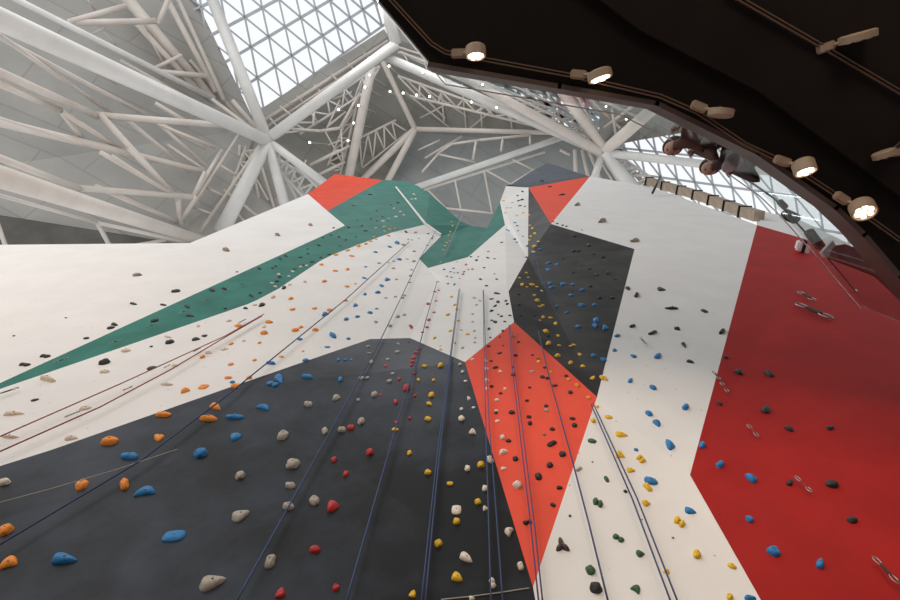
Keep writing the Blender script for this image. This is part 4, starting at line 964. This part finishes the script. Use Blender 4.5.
ORD = ['first', 'second', 'third', 'fourth', 'fifth', 'sixth', 'seventh', 'eighth', 'ninth', 'tenth', 'eleventh', 'twelfth']
def size_word(w): return 'very large' if w >= 19 else 'large' if w >= 12 else 'medium' if w >= 7 else 'small' if w >= 4.5 else 'tiny'
SHORT = {'white left wall': 'top left white panel', 'white lower left wall': 'white panel under the green stripe', 'white middle panel': 'white middle panel', 'dark slate panel': 'slate panel',
         'green band': 'green stripe', 'green upper panel': 'upper green panel', 'green hollow panel': 'green hollow', 'grey-white wedge': 'pale wedge', 'white central panel': 'bright central panel', 'white hollow panel': 'white facet under the hollow',
         'white right-of-hollow panel': 'white facet beside the hollow', 'tall white strip': 'tall white strip', 'lower white panel': 'lower right white panel', 'white top right panel': 'top right white panel', 'white right panel': 'white panel beside the red'}
def assign(lst, where):
    """give every hold of one colour on one panel a description of its own"""
    if len(lst) > 6:
        xs = [H['x'] for H in lst]; ys = [H['y'] for H in lst]
        if max(xs) - min(xs) >= max(ys) - min(ys):
            lst.sort(key=lambda H: H['x']); m_ = len(lst) // 2; names = ('left', 'right')
        else:
            lst.sort(key=lambda H: H['y']); m_ = len(lst) // 2; names = ('upper', 'lower')
        if len(where) < 2:
            assign(lst[:m_], where + [names[0]]); assign(lst[m_:], where + [names[1]]); return
    xs = [H['x'] for H in lst]; ys = [H['y'] for H in lst]
    if max(xs) - min(xs) >= max(ys) - min(ys): lst.sort(key=lambda H: H['x']); dr = 'from the left'
    else: lst.sort(key=lambda H: H['y']); dr = 'from the top'
    wh = ''
    if where: wh = ' in the ' + ' '.join(dict.fromkeys(where[::-1])) + ' part'
    pn = SHORT.get(lst[0]['panel'], lst[0]['panel'])
    for i, H in enumerate(lst):
        rk = '' if len(lst) == 1 else ', ' + (ORD[i] if i < 12 else str(i + 1) + 'th') + ' ' + dr
        H['label'] = '%s %s %s hold%s%s, %s' % (size_word(H['w']), HC[H['c']][0], ADJ[H['s']], rk, wh, pn)
        if len(H['label'].replace(',', '').replace('-', ' ').split()) > 15: H['label'] = '%s hold%s%s, %s' % (HC[H['c']][0], rk, wh.replace(' part', ''), pn)
        if len(H['label'].replace(',', '').replace('-', ' ').split()) > 16: print('LONG', H['label'])
groups = {}
for H in big: groups.setdefault((H['panel'], H['c']), []).append(H)
for (pn, cc), lst in groups.items(): assign(lst, [])
seen = {}
for H in big:
    o = bpy.data.objects.new('climbing_hold', PROTO[H['s']][H['v']]); COL.objects.link(o)
    o.matrix_world = hold_matrix(H)
    o.material_slots[0].link = 'OBJECT'; o.material_slots[0].material = HM[H['c']]
    tag(o, H['label'], 'climbing hold', '%s climbing holds on the %s' % (HC[H['c']][0], SHORT.get(H['panel'], H['panel'])))
    if H['w'] >= 7:
        b = bpy.data.objects.new('bolt', BOLT); COL.objects.link(b); b.parent = o
        zt = max(v.co.z for v in o.data.vertices if abs(v.co.x) < .15 and abs(v.co.y) < .15)
        b.location = (0.02, 0.0, zt - .035)
# the tiniest holds high on the wall, beyond three hundred
bm = bmesh.new(); keys = list(HC)
for H in rest:
    me = PROTO[H['s']][H['v']]; M = hold_matrix(H); base = [bm.verts.new(M @ v.co) for v in me.vertices]
    for p in me.polygons:
        f_ = bm.faces.new([base[i] for i in p.vertices]); f_.material_index = keys.index(H['c']); f_.smooth = True
me = bpy.data.meshes.new('tiny_climbing_holds')
for k in keys: me.materials.append(HM[k])
bm.to_mesh(me); bm.free()
o = link('tiny_climbing_holds', me, None)
tag(o, 'tiny far-off climbing holds of every colour scattered high up the wall', 'climbing holds', None, 'stuff')
print('holds', len(holds), 'missed', sum(1 for H in holds if H['panel'] == 'wall'))
